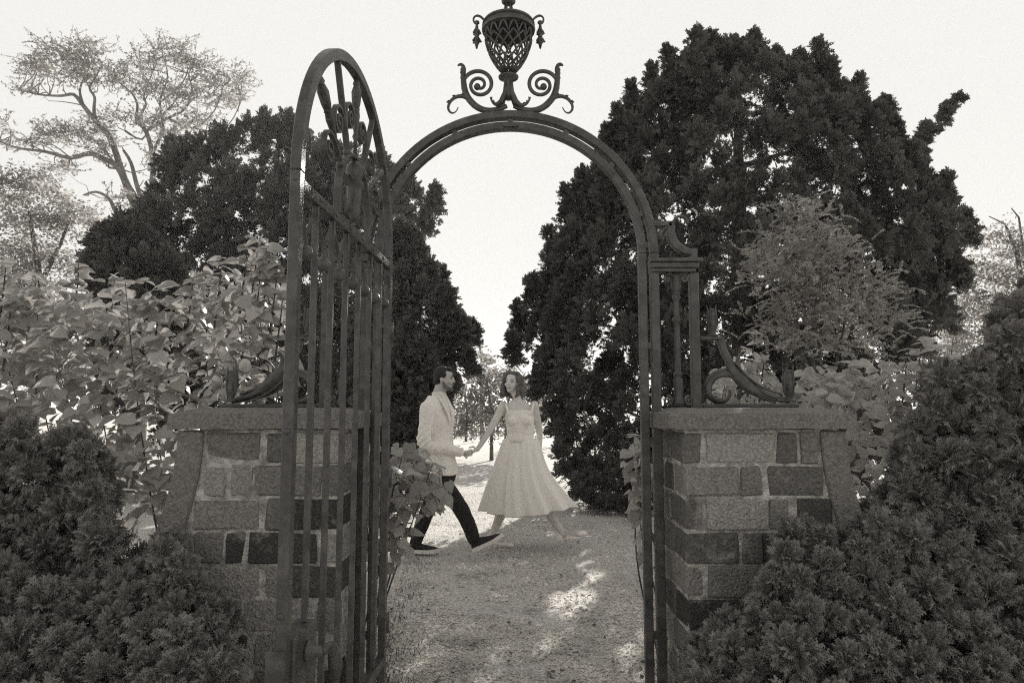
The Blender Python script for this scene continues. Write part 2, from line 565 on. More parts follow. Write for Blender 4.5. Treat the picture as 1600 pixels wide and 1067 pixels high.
def make_pier(side, label):
    root = thing('gate_pier', label, 'pier', (0, 0, 0), 0, 'stone piers either side of the gateway')
    s = side
    # mortar core, a little behind the face of the stones
    zs = np.linspace(0.0, CAP_Z0, 24)
    poly = [(s * (XR + 0.006), 0.0)] + [(s * (curve_out(z) + 0.02), z) for z in zs] + [(s * (XR + 0.006), CAP_Z0)]
    MB().prism(poly, PIER_F + 0.004, PIER_B - 0.012).build('mortar_core', M['mortar'], root)
    # courses of stone
    odd = [0.075, 0.285, 0.085, 0.115, 0.30, 0.10, 0.28]
    even = [0.215, 0.085, 0.275, 0.10, 0.26, 0.2, 0.2]
    H, J = 0.1365, 0.011
    z1 = CAP_Z0 - 0.012
    c = 0
    while z1 > 0.05:
        z0 = max(0.004, z1 - H + J)
        row = odd if c % 2 == 0 else even
        if s < 0:
            row = (even if c % 2 == 0 else odd)
        x = XR
        lim = curve_out((z0 + z1) / 2) - 0.004
        for i, w in enumerate(row):
            w = w * random.uniform(0.9, 1.1)
            j = random.uniform(0.010, 0.03) if random.random() < 0.75 else 0.006
            xe = x + w
            if xe > lim - 0.05:
                xe = lim
            p = random.uniform(-0.008, 0.001)
            yb = PIER_F + (0.20 if (c + i) % 2 else 0.26)
            block(s * x, s * xe, PIER_F + p, yb, z0, z1 - random.uniform(0, .004), root, c + i)
            if i == 0:                                    # stones of the reveal behind the corner stone
                y = yb + 0.012
                k = 0
                while y < PIER_B - 0.03:
                    ye = min(PIER_B, y + (0.13 if k % 2 else 0.2))
                    block(s * (XR + random.uniform(-.004, .004)), s * (XR + 0.16), y, ye, z0, z1, root, c + k + 1)
                    y = ye + 0.012
                    k += 1
            x = xe + j
            if xe >= lim:
                break
        z1 -= H
        c += 1
    # swept coping that flares outward to the ground
    zz = np.linspace(0.0, 1.272, 30)
    inner = [(s * (curve_out(z) + 0.006), z) for z in zz]
    outer = [(s * (curve_out(z) + 0.112 + 0.02 * (1.27 - z)), z) for z in zz[::-1]]
    MB().prism(inner + outer, PIER_F - 0.012, PIER_B - 0.06).build('curved_coping', M['cap'], root, bevel=0.006)
    # capstone: sides square, top weathered up to a low crown
    x0, x1 = s * 0.652, s * 1.437
    y0, y1 = PIER_F - 0.035, PIER_B + 0.035
    xm0, xm1 = x0 + s * 0.06, x1 - s * 0.06
    nxs, nys = 14, 8
    bmv, bmf = [], []
    r = random.Random(int(5 + s))
    for j in range(nys + 1):
        for i in range(nxs + 1):
            u, v = i / nxs, j / nys
            e = min(u, 1 - u, v * 0.8, (1 - v) * 0.8)
            z = CAP_Z1 + min(0.018, e * 0.16) - (0.006 if e == 0 else 0) + r.uniform(-.0025, .0025)
            bmv.append((x0 + (x1 - x0) * u + (r.uniform(-.002, .002)), y0 + (y1 - y0) * v + r.uniform(-.002, .002), z))
    for j in range(nys):
        for i in range(nxs):
            a = j * (nxs + 1) + i
            bmf.append((a, a + 1, a + nxs + 2, a + nxs + 1))
    loop = [i for i in range(nxs + 1)] + [j * (nxs + 1) + nxs for j in range(1, nys + 1)] + \
           [nys * (nxs + 1) + i for i in range(nxs - 1, -1, -1)] + [j * (nxs + 1) for j in range(nys - 1, 0, -1)]
    b = len(bmv)
    for i in loop:
        p = bmv[i]
        bmv.append((p[0] + r.uniform(-.0015, .0015), p[1] + r.uniform(-.0015, .0015), CAP_Z0 + 0.004 + r.uniform(-.003, .002)))
    n = len(loop)
    for k in range(n):
        bmf.append((loop[k], loop[(k + 1) % n], b + (k + 1) % n, b + k))
    bmf.append(tuple(range(b + n - 1, b - 1, -1)))
    MB().add(bmv, bmf).build('capstone', M['cap'], root)
    return root


make_pier(-1, 'brown stone pier with thick cap behind the open iron gate')
make_pier(1, 'brown stone pier with thick cap in front of right dark bushes')


# ------------------------------------------------------------------ iron archway
ARCH_X, ARCH_Y, SPRING = -0.008, 3.25, 2.10
R1, R2 = 0.626, 0.682                # centre lines of the inner and outer bands


def arc(r, a0, a1, n=28, c=(0.0, SPRING)):
    return [(c[0] + r * math.cos(a0 + (a1 - a0) * i / n), c[1] + r * math.sin(a0 + (a1 - a0) * i / n)) for i in range(n + 1)]


def spiral(c, r0, r1, a0, turns, n=44, sgn=1):
    out_ = []
    for i in range(n + 1):
        t = i / n
        a = a0 + sgn * turns * 2 * PI * t
        r = r0 + (r1 - r0) * t ** 0.8
        out_.append((c[0] + r * math.cos(a), c[1] + r * math.sin(a)))
    return out_


def bez(p0, p1, p2, p3, n=14):
    o = []
    for i in range(n + 1):
        t = i / n
        o.append(tuple((1 - t) ** 3 * p0[k] + 3 * (1 - t) ** 2 * t * p1[k] + 3 * (1 - t) * t * t * p2[k] + t ** 3 * p3[k] for k in range(len(p0))))
    return o


def xz3(pts, y=0.0):
    return [(p[0], y, p[1]) for p in pts]


def leaf_fringe(mb, pts, side, L, step=3, y=0.0):
    """small acanthus lobes standing off a curved stem"""
    for i in range(1, len(pts) - 1, step):
        a = Vector(pts[i - 1]); b = Vector(pts[i + 1])
        t = (b - a).normalized(); nrm = Vector((-t.y, t.x)) * side
        p = Vector(pts[i])
        tip = p + nrm * L + t * L * 0.9
        q = [p - t * L * 0.5, p + nrm * L * 0.65 + t * L * 0.1, tip, p + t * L * 0.55]
        mb.add([(k.x, y - 0.012 * (1 if j == 1 else 0.3), k.y) for j, k in enumerate(q)] +
               [(k.x, y + 0.012 * (1 if j == 1 else 0.3), k.y) for j, k in enumerate(q)],
               [(0, 1, 2, 3), (7, 6, 5, 4), (0, 4, 5, 1), (1, 5, 6, 2), (2, 6, 7, 3), (3, 7, 4, 0)])


A = thing('iron_archway', 'wrought iron arch with openwork urn on top spanning the stone piers', 'archway', (ARCH_X, ARCH_Y, 0))
for s in (-1, 1):
    for r_, d_, t_ in ((R1, 0.042, 0.038), (R2, 0.046, 0.040)):
        MB().box((s * r_, 0, SPRING / 2 + 0.002), (t_, d_, SPRING - 0.004)).build('jamb_bar', M['iron'], A, bevel=0.003)
MB().ribbon(arc(R1, 0, PI, 48), 0.036, 0.046).build('inner_band', M['iron'], A, bevel=0.0025)
MB().ribbon(arc(R2, 0, PI, 48), 0.036, 0.050).build('outer_band', M['iron'], A, bevel=0.0025)
for k in range(7):
    a = PI * (0.5 + (k - 3) * 0.135)
    rm = (R1 + R2) / 2
    rot = Matrix.Rotation(-(a - PI / 2), 3, 'Y')
    MB().box((rm * math.cos(a), 0, SPRING + rm * math.sin(a)), (0.026, 0.030, 0.024), rot).build('spacer_block', M['iron'], A)
for s in (-1, 1):
    for z in (0.35, 0.78, 1.22, 1.66):
        MB().box((s * (R1 + R2) / 2, 0, z), (0.024, 0.028, 0.03)).build('spacer_block', M['iron'], A)
# worn joint plate just under the crown
MB().box((0.0, -0.026, SPRING + R1), (0.075, 0.010, 0.022)).build('joint_plate', M['iron'], A)


def flame(base, h, w, parent, y=0.0):
    """bud shaped finial with a spreading tip"""
    x, z = base
    f = MB().lathe([(w * 0.55, 0), (w * 0.6, h * .04), (w * 0.28, h * .08), (w * 0.25, h * .12), (w * .42, h * .2), (w * .5, h * .45),
                    (w * .46, h * .7), (w * .38, h * .85), (w * 0.2, h * .88)], (x, y, z), 12)
    o = f.build('flame_finial', M['iron'], parent, smooth=True)
    for k in range(5):
        a = 2 * PI * k / 5 + 0.3
        c, s_ = math.cos(a), math.sin(a)
        pts = [(x + c * w * .40, y + s_ * w * .40, z + h * .3), (x + c * w * .5, y + s_ * w * .5, z + h * .6),
               (x + c * w * .42, y + s_ * w * .42, z + h * .84), (x + c * w * .52, y + s_ * w * .52, z + h * (1.0 - .05 * (k % 2)))]
        MB().tube(pts, [w * .10, w * .12, w * .09, w * .02], 5).build('petal', M['iron'], o, smooth=True)
    return o


def side_panel(s):
    """screen standing on the pier outside the jambs (s = which side)"""
    X = lambda px: s * (at(px, 533, 3.25).x - ARCH_X if False else ((px - 797) / 331.0))
    ztop = 2.072
    # entablature
    for w, z, h, d in ((0.245, ztop - .010, .020, .085), (0.228, ztop - .034, .026, .066), (0.212, ztop - .057, .018, .056)):
        MB().box((s * (0.660 + w / 2), -0.006, z), (w, d, h)).build('cornice_moulding', M['iron'], A, bevel=0.003)
    # outer post
    xp = s * 0.868
    MB().box((xp, 0, (1.37 + 2.006) / 2), (0.042, 0.042, 2.006 - 1.37)).build('screen_post', M['iron'], A, bevel=0.003)
    # turned baluster
    xb = s * 0.785
    pr = [(.026, 1.372), (.028, 1.40), (.018, 1.42), (.022, 1.46), (.024, 1.50), (.014, 1.515), (.022, 1.522), (.022, 1.53), (.014, 1.54),
          (.0135, 1.74), (.014, 1.765), (.022, 1.778), (.022, 1.786), (.013, 1.80), (.0135, 1.865), (.013, 1.875), (.023, 1.888), (.020, 1.897), (.014, 1.90),
          (.020, 1.915), (.022, 1.95), (.018, 1.985), (.02, 2.004)]
    b_ = MB().lathe(pr, (xb, 0, 0), 12).build('baluster', M['iron'], A, smooth=True)
    for q in (-1, 1):
        MB().ribbon(bez((xb + q * .004, 1.955), (xb + q * .01, 2.005), (xb + q * .03, 2.01), (xb + q * .05, 1.992)) +
                    spiral((xb + q * .040, 1.978), .017, .005, (0.95 if q > 0 else PI - 0.95), 1.0, 18, -q), 0.008, 0.02).build('flower_scroll', M['iron'], b_)
        MB().tube(xz3(bez((xb + q * .012, 1.91), (xb + q * .028, 1.95), (xb + q * .012, 1.97), (xb + q * .024, 2.0), 8)),
                  [.005, .007, .007, .006, .006, .006, .005, .004, .002], 5).build('petal', M['iron'], b_, smooth=True)
        MB().ribbon(spiral((xb + q * .052, 1.402), .026, .006, PI / 2, 1.3, 24, q), 0.008, 0.018).build('foot_scroll', M['iron'], b_)
    # scrolled bracket over the entablature, tied to the arch by a short arm
    arm = MB().box((s * 0.727, 0, 2.243), (0.09, 0.034, 0.026)).build('tie_arm', M['iron'], A, bevel=0.003)
    br = bez((s * .772, 2.250), (s * .745, 2.175), (s * .79, 2.115), (s * .862, 2.105), 18)
    th = [0.030 + 0.012 * math.sin(PI * i / 18) for i in range(19)]
    b_ = MB().ribbon(br, th, 0.034).build('scroll_bracket', M['iron'], A, bevel=0.004)
    MB().box((s * 0.872, 0, 2.098), (0.030, 0.036, 0.050)).build('bracket_foot', M['iron'], A)
    MB().ribbon(bez((s * .770, 2.225), (s * .772, 2.295), (s * .845, 2.30), (s * .848, 2.245), 12), [.006 + .005 * abs(math.sin(i)) for i in range(13)], 0.03).build('curling_leaf', M['iron'], b_)
    MB().ribbon(bez((s * .752, 2.222), (s * .725, 2.235), (s * .715, 2.19), (s * .728, 2.165), 8), 0.008, 0.026).build('curling_leaf', M['iron'], b_)
    # low outer step with a finial, leg and big acanthus scroll lying on the cap
    MB().box((s * 0.941, 0, 1.6955), (0.100, 0.040, 0.016)).build('step_plate', M['iron'], A, bevel=0.003)
    flame((s * 0.952, 1.704), 0.150, 0.046, A)
    zb = 1.386
    MB().box((s * 1.118, 0, zb - 0.006), (0.44, 0.046, 0.016)).build('base_bar', M['iron'], A, bevel=0.003)
    leg = [(s * .984, 1.690), (s * 1.006, 1.625), (s * 1.040, 1.558)]
    MB().ribbon(leg, [0.030, .03, .03], 0.032).build('raking_leg', M['iron'], A, bevel=0.003)
    st = bez((s * 1.02, 1.585), (s * 1.08, 1.50), (s * 1.13, 1.43), (s * 1.30, 1.402), 24)
    sc = MB().tube(xz3(st), [0.026 + 0.022 * math.sin(PI * min(1, i / 18)) if i < 19 else 0.026 - 0.002 * (i - 18) for i in range(25)], 10, 0.55)
    sc = sc.build('acanthus_stem', M['iron'], A, smooth=True)
    for q in (-1, 0, 1):
        MB().tube([(p[0] + s * 0.012 * q, -0.018, p[1] + 0.020 * q) for p in st[2:22]], 0.0065, 5).build('stem_rib', M['iron'], sc, smooth=True)
    curl = bez((s * 1.075, 1.515), (s * .985, 1.565), (s * .905, 1.51), (s * .925, 1.425), 14) + \
        spiral((s * .985, 1.446), .055, .040, (PI * 1.13 if s > 0 else -PI * .13), .48, 14, s)[1:]
    cm = MB().tube(xz3(curl), [0.030 - 0.0007 * i for i in range(len(curl))], 8, 0.6)
    leaf_fringe(cm, curl[2:20], s, 0.022, 2)
    cm.build('acanthus_curl', M['iron'], sc, smooth=True)
    tl = bez((s * 1.085, 1.52), (s * 1.055, 1.57), (s * 1.065, 1.63), (s * 1.10, 1.632), 12)
    MB().tube(xz3(tl), [.020 - .0013 * i for i in range(13)], 6, 0.7).build('acanthus_tip', M['iron'], sc, smooth=True)
    flame((s * 1.302, 1.397), 0.170, 0.052, A)


for s in (-1, 1):
    side_panel(s)

# ---- overthrow: scrolls, pedestal and lattice urn
ZT = SPRING + R2 + 0.018             # top of the outer band


def ov(px, py):
    """local XZ of the overthrow, measured from its middle"""
    p = at(px, py, ARCH_Y)
    return (p.x - ARCH_X, p.z)


for s in (-1, 1):
    q = lambda px, py: (s * ov(px, py)[0], ov(px, py)[1])
    # main stem creeping along the band then rising to a leaf tip
    stem = bez(q(803, 166), q(822, 175), q(842, 178), q(858, 160), 14) + bez(q(858, 160), q(872, 146), q(870, 128), q(872, 108), 10)[1:]
    mbm = MB().tube(xz3(stem), [.013 + .006 * math.sin(PI * i / (len(stem) - 1)) for i in range(len(stem))], 8, 0.8)
    leaf_fringe(mbm, stem[5:], -s, 0.016, 3)
    leaf_fringe(mbm, stem[3:], s, 0.014, 3)
    st = mbm.build('overthrow_scroll', M['iron'], A, smooth=True)
    c = q(846, 133)
    rr = 0.082
    sp = spiral(c, rr, .014, (math.radians(10) if s > 0 else PI - math.radians(10)), 1.85, 56, s)
    MB().tube(xz3(sp), [0.0105 - 0.00006 * i for i in range(57)], 8).build('spiral', M['iron'], st, smooth=True)
    MB().ball((sp[-1][0], 0, sp[-1][1]), 0.017, nu=10, nv=7).build('spiral_eye', M['iron'], st, smooth=True)
    tip = bez(q(872, 116), q(868, 106), q(872, 97), q(880, 103), 8)
    MB().tube(xz3(tip), [.015, .015, .014, .012, .011, .010, .010, .008, .004], 7, 0.8).build('leaf_tip', M['iron'], st, smooth=True)
    out_leaf = bez(q(862, 155), q(880, 142), q(898, 160), q(894, 172), 12) + bez(q(894, 172), q(890, 180), q(882, 178), q(879, 168), 8)[1:]
    mbm = MB().tube(xz3(out_leaf), [max(.003, .014 - .0006 * i) for i in range(len(out_leaf))], 7, 0.8)
    leaf_fringe(mbm, out_leaf[1:12], s, 0.014, 3)
    mbm.build('outer_leaf', M['iron'], st, smooth=True)
    inner = bez(q(806, 163), q(818, 168), q(826, 162), q(829, 152), 8)
    mbm = MB().tube(xz3(inner), [.012, .013, .013, .011, .010, .009, .007, .005, .003], 7, 0.8)
    leaf_fringe(mbm, inner, s, .012, 2)
    mbm.build('inner_leaf', M['iron'], st, smooth=True)

zc = ov(795, 122)[1]
zf = ov(795, 168)[1]
ux = ov(794.5, 60)[0]
ped = MB().lathe([(.018, zf + .04), (.024, zf + .055), (.026, zf + .075), (.022, zf + .10), (.018, zc - .02), (.022, zc - .008), (.048, zc - .002), (.050, zc + .006), (.022, zc + .014), (.018, zc + .026)],
                 (ux, 0, 0), 16).build('urn_pedestal', M['iron'], A, smooth=True)
for k in range(4):
    a = PI / 4 + k * PI / 2
    c, s_ = math.cos(a), math.sin(a)
    MB().tube([(ux + c * .016, s_ * .016, zc - .02), (ux + c * .022, s_ * .022, zf + .07), (ux + c * .05, s_ * .035, zf + .02), (ux + c * .085, s_ * .04, zf - 0.004)],
              [.010, .013, .013, .009], 6).build('pedestal_leg', M['iron'], ped, smooth=True)
zr = ov(795, 50)[1]                  # underside of the rim
zu = zc + 0.022                      # bottom of the basket
RU = 0.118


def urn_r(t):
    return 0.024 + (RU - 0.024) * (1 - (1 - t) ** 1.9) ** 0.85


urn = MB().lathe([(.02, zr + .060), (RU - .03, zr + .052), (RU - .012, zr + .02), (RU - .006, zr - .004), (RU + .012, zr), (RU + .014, zr + .012), (RU + .004, zr + .018), (RU + .004, zr + .028), (RU + .012, zr + .034), (RU + .006, zr + .046),
                  (RU - .02, zr + .058), (RU - .06, zr + .070), (.030, zr + .082), (.022, zr + .088)], (ux, 0, 0), 28).build('urn_rim', M['iron'], A, smooth=False)
NRIB = 14
for sg in (-1, 1):
    for k in range(NRIB):
        pts = []
        for i in range(11):
            t = i / 10
            a = 2 * PI * k / NRIB + sg * (t * 1.35)
            tt = t * 0.80
            r_ = urn_r(tt)
            pts.append((ux + r_ * math.cos(a), r_ * math.sin(a), zu + (zr - zu) * tt))
        MB().tube(pts, 0.0050, 5).build('lattice_rib', M['iron'], urn, smooth=True)
for k in range(NRIB):                # pointed arches between lattice and rim
    a0 = 2 * PI * k / NRIB + 1.35
    for sg in (-1, 1):
        pts = []
        for i in range(6):
            t = i / 5
            a = a0 + sg * (PI / NRIB) * (1 - t) ** 0.6 * 0.96
            tt = 0.74 + 0.26 * t
            r_ = urn_r(tt) - 0.003
            pts.append((ux + r_ * math.cos(a), r_ * math.sin(a), zu + (zr - zu) * tt))
        MB().tube(pts, [.004, .004, .0045, .005, .006, .007], 5).build('rim_arch', M['iron'], urn, smooth=True)
for k in range(6):                   # open neck
    a = 2 * PI * k / 6
    c, s_ = math.cos(a), math.sin(a)
    pts = [(ux + c * .038, s_ * .038, zr + .078), (ux + c * .020, s_ * .020, zr + .105), (ux + c * .013, s_ * .013, zr + .155)]
    MB().tube(pts, .0045, 5).build('neck_strut', M['iron'], urn, smooth=True)
MB().lathe([(.016, zr + .140), (.034, zr + .152), (.036, zr + .172), (.026, zr + .182), (.030, zr + .20), (.034, zr + .24), (.018, zr + .28), (.004, zr + .31)],
           (ux, 0, 0), 16).build('urn_finial', M['iron'], urn, smooth=True)
for s in (-1, 1):
    q = lambda px, py: (ux + s * (ov(px, py)[0] - ux), ov(px, py)[1])
    hk = bez(q(828, 37), q(834, 31), q(836, 26), q(843, 25), 8) + bez(q(843, 25), q(851, 25), q(851, 36), q(845, 38), 8)[1:]
    MB().tube(xz3(hk), [.006] * 9 + [.005] * 8, 6).build('tassel_hook', M['iron'], urn, smooth=True)
    tx, tz = q(844, 33)
    tz -= 0.004
    ts = MB().lathe([(.012, tz), (.014, tz - .008), (.006, tz - .016), (.008, tz - .03), (.013, tz - .055), (.018, tz - .065), (.010, tz - .07), (.012, tz - .085), (.018, tz - .105),
                     (.010, tz - .115), (.004, tz - .140)], (tx, 0, 0), 10).build('tassel', M['iron'], urn, smooth=True)
    for zz_, w_ in ((tz - .06, .024), (tz - .102, .027)):
        for k in range(5):
            a = 2 * PI * k / 5
            ts_ = [(tx + math.cos(a) * .010, math.sin(a) * .010, zz_ + .016), (tx + math.cos(a) * w_ * .8, math.sin(a) * w_ * .8, zz_ - .004), (tx + math.cos(a) * w_, math.sin(a) * w_, zz_)]
            pm = MB().tube(ts_, [.005, .005, .001], 5)
            pm.build('tassel_petal', M['iron'], urn)

# ------------------------------------------------------------------ open gate leaf
HX, HY = -0.571, 3.165
NX, NY = -0.628, 1.975
LW = math.hypot(NX - HX, NY - HY)
GATE = thing('iron_gate', 'tall arched wrought iron gate leaf standing open in front of left pier', 'gate', (HX, HY, 0), math.atan2(NY - HY, NX - HX))
GS = 2.055                           # spring of its arch
UC = LW / 2
RG = LW / 2
iron = M['iron']
for u, z0 in ((0.0, 0.10), (LW, 0.10)):
    MB().box((u, 0, (z0 + GS) / 2), (0.040, 0.031, GS - z0)).build('stile', iron, GATE, bevel=0.003)
MB().ribbon(arc(RG, 0, PI, 48, (UC, GS)), 0.040, 0.032).build('arch_rail', iron, GATE, bevel=0.003)
MB().box((UC, 0.0, 2.020), (LW - 0.041, 0.030, 0.036)).build('cross_rail', iron, GATE, bevel=0.003)
for u_, z_ in ((LW + .020, 2.03), (LW + .020, 1.30), (LW + .020, 0.80)):
    MB().ball((u_, 0, z_), (.006, .010, .010), nu=10, nv=6).build('rivet', iron, GATE, smooth=True)
for k in range(7):
    MB().ball(((k + .5) * LW / 7 + LW / 14 * (k < 6), 0.016, 2.020), (.008, .005, .008), nu=8, nv=5).build('rivet', iron, GATE, smooth=True)
MB().box((UC, 0.0, 0.275), (LW - 0.041, 0.036, 0.040)).build('bottom_rail', iron, GATE, bevel=0.003)
step = LW / 7
for k in range(1, 7):
    u = k * step
    z0 = 0.731 if k == 6 else 0.296
    MB().box((u, 0, (z0 + 2.001) / 2), (0.013, 0.020, 2.001 - z0)).build('gate_bar', iron, GATE, bevel=0.002)
for k in range(7):                   # pendants between the bars: two drawn curves meeting over a ball
    u = (k + 0.5) * step
    h = step / 2 - 0.012
    pd = MB()
    for q in (-1, 1):
        pts = bez((u + q * h, 1.998), (u + q * h * .95, 1.945), (u + q * .012, 1.93), (u + q * .004, 1.870), 10)
        pd.ribbon(pts, 0.006, 0.010)
    p_ = pd.build('pendant', iron, GATE)
    MB().tube([(u, 0, 1.875), (u, 0, 1.84)], 0.0065, 6).build('stem', iron, p_)
    MB().ball((u, 0, 1.832), 0.025, nu=12, nv=8).build('ball', iron, p_, smooth=True)
# lunette: hoop, spokes, leafy drops, scrolls and a torch
HR = 0.205
HB = 2.040
hoop = [(UC + HR, HB), (UC + HR, HB + .05)] + arc(HR, 0, PI, 24, (UC, HB + .07)) + [(UC - HR, HB + .05), (UC - HR, HB)]
MB().ribbon(hoop, 0.014, 0.026).build('inner_hoop', iron, GATE, bevel=0.002)
HC = (UC, HB + .07)


def pol(r, deg, c=HC):
    a = math.radians(deg)
    return (c[0] + r * math.cos(a), c[1] + r * math.sin(a))


def reach(deg):
    """distance from the hoop centre to the arch rail"""
    a = math.radians(deg)
    dz = HC[1] - GS
    b = dz * math.sin(a)
    return -b + math.sqrt(b * b + (RG - 0.02) ** 2 - dz * dz)


for deg in (62, 118):
    MB().ribbon([pol(HR + .006, deg), pol(reach(deg) - 0.001, deg)], 0.014, 0.022).build('spoke', iron, GATE, bevel=0.002)
for deg in (90, 36, 144):
    r1 = reach(deg) - 0.004
    r0 = HR + .006
    L = r1 - r0
    prof = [(0, .010), (.22, .010), (.26, .017), (.30, .010), (.36, .013), (.52, .020), (.62, .016), (.7, .022), (.84, .026), (.92, .016), (1, .012)]
    pts = [pol(r0 + L * t, deg) for t, _ in prof]
    mbm = MB().tube(xz3(pts), [w * .78 for _, w in prof], 8)
    leaf_fringe(mbm, pts[4:], 1, 0.020, 1); leaf_fringe(mbm, pts[4:], -1, 0.020, 1)
    mbm.build('acanthus_drop', iron, GATE, smooth=True)
for deg, hand in ((76, -1), (104, 1), (49, 1), (131, -1), (21, 1), (159, -1)):
    c = pol(HR + 0.135, deg)
    a0 = math.radians(deg) + (PI * 0.5 if hand > 0 else -PI * 0.5)
    sp = spiral(c, 0.062, 0.010, a0, 1.6, 40, -hand)
    lead = bez(pol(HR + .004, deg + hand * 11), pol(HR + .05, deg + hand * 14), pol(HR + .09, deg + hand * 13), sp[0], 8)
    mbm = MB().ribbon(lead[:-1] + sp, [0.010] * (8 + 41), 0.017)
    so_ = mbm.build('lunette_scroll', iron, GATE)
    MB().ball((sp[-1][0], 0, sp[-1][1]), (0.012, 0.012, 0.012), nu=9, nv=6).build('scroll_eye', iron, so_, smooth=True)
    br = pol(HR + .012, deg + hand * 12)
    MB().ball((br[0], 0, br[1]), (0.016, 0.015, 0.016), nu=9, nv=6).build('leaf_boss', iron, so_, smooth=True)
tz = HB + 0.03
torch = MB().lathe([(.006, tz - .004), (.020, tz + .012), (.026, tz + .06), (.030, tz + .115), (.028, tz + .125), (.038, tz + .135), (.038, tz + .148), (.026, tz + .156), (.030, tz + .168),
                    (.036, tz + .19), (.030, tz + .215), (.014, tz + .232), (.004, tz + .238)], (UC, 0, 0), 12).build('torch', iron, GATE, smooth=True)
for q in (-1, 1):
    pts = spiral((UC + q * .082, tz + .12), .050, .022, (PI if q > 0 else 0), .6, 14, -q)[::-1] + bez((UC + q * .032, tz + .12), (UC + q * .03, tz + .07), (UC + q * .10, tz + .05), (UC + q * .10, tz + .01), 10)[1:]
    MB().ribbon(pts, 0.008, 0.014).build('side_scroll', iron, torch)
    MB().ribbon(spiral((UC + q * .070, tz + .018), .032, .010, (0 if q > 0 else PI), 1.1, 20, -q), 0.008, 0.014).build('side_scroll', iron, torch)
# lock case and lever
lk = MB().box((LW - 0.115, -0.004, 0.585), (0.188, 0.060, 0.290)).build('lock_case', iron, GATE, bevel=0.004)
MB().box((LW + 0.024, -0.012, 0.575), (0.008, 0.052, 0.27)).build('strike_plate', iron, lk, bevel=0.002)
MB().lathe([(.030, 0), (.030, .010), (.018, .014), (.014, .05)], (LW - 0.12, 0.026, 0.665), 14,
           Matrix.Rotation(-PI / 2, 3, 'X')).build('handle_rose', iron, lk, smooth=True)
hp = [(LW - .12, .070, .665), (LW - .13, .078, .668), (LW - .17, .082, .662), (LW - .205, .082, .635), (LW - .222, .082, .59), (LW - .230, .082, .545)]
MB().tube(hp, [.016, .019, .018, .019, .022, .012], 10, 0.8).build('handle', iron, lk, smooth=True)
for z in (0.42, 1.05, 1.72):
    MB().lathe([(.024, -.04), (.024, .04)], (-0.032, 0, z), 12).build('hinge_knuckle', iron, GATE, smooth=True)

# ------------------------------------------------------------------ conifers
def row_at(rows, y):
    if y <= rows[0][0]:
        return rows[0][1:]
    for a, b in zip(rows, rows[1:]):
        if a[0] <= y <= b[0]:
            t = (y - a[0]) / (b[0] - a[0])
            return (a[1] + (b[1] - a[1]) * t, a[2] + (b[2] - a[2]) * t)
    return rows[-1][1:]


def tuft_sprays(cen, rad, nper, up=0.55, elong=1.0, out=None, flame=False, shell=0.45):
    """positions and directions of sprays that build cauliflower-like tufts"""
    T = len(cen)
    dirs = unit(rng.normal(size=(T, nper, 3)))
    ax = np.array([0, 0, up]) if out is None else (out[:, None, :] * 0.5 + np.array([0, 0, up]))
    dirs = unit(dirs + ax)
    rr = rng.random((T, nper, 1)) ** shell * 0.75
    stretch = np.array([1, 1, elong])
    if flame:
        zz = np.clip(dirs[..., 2:3], 0, 1)
        dirs2 = dirs * np.concatenate([1 - .62 * zz, 1 - .62 * zz, 1 + .45 * zz], -1)
    else:
        dirs2 = dirs
    pos = cen[:, None, :] + dirs2 * rr * rad[:, None, None] * stretch
    return pos.reshape(-1, 3), dirs.reshape(-1, 3), np.repeat(rad, nper)


LIT_EDGE = [(600, 884), (640, 872), (760, 836), (870, 797), (905, 775), (960, 752)]


def lets_sun_in(p):
    """True where foliage would shade the sunny lawn, which the photograph shows in sun"""
    t = p.z / sun_dir.z
    if t > 0:
        q = p - sun_dir * t
        if q.y < 6.0 or q.y > 9.8:
            return False
        px = 800 + FPX * q.x / (q.y * CP)
        py = 640 + FPX * CAM_H / q.y
        if px < 560 or px > 850:
            return False
        e = LIT_EDGE[-1][1]
        for (x0, y0), (x1, y1) in zip(LIT_EDGE, LIT_EDGE[1:]):
            if x0 <= px <= x1:
                e = y0 + (y1 - y0) * (px - x0) / (x1 - x0)
        if py < e - 4:
            return True
    return False


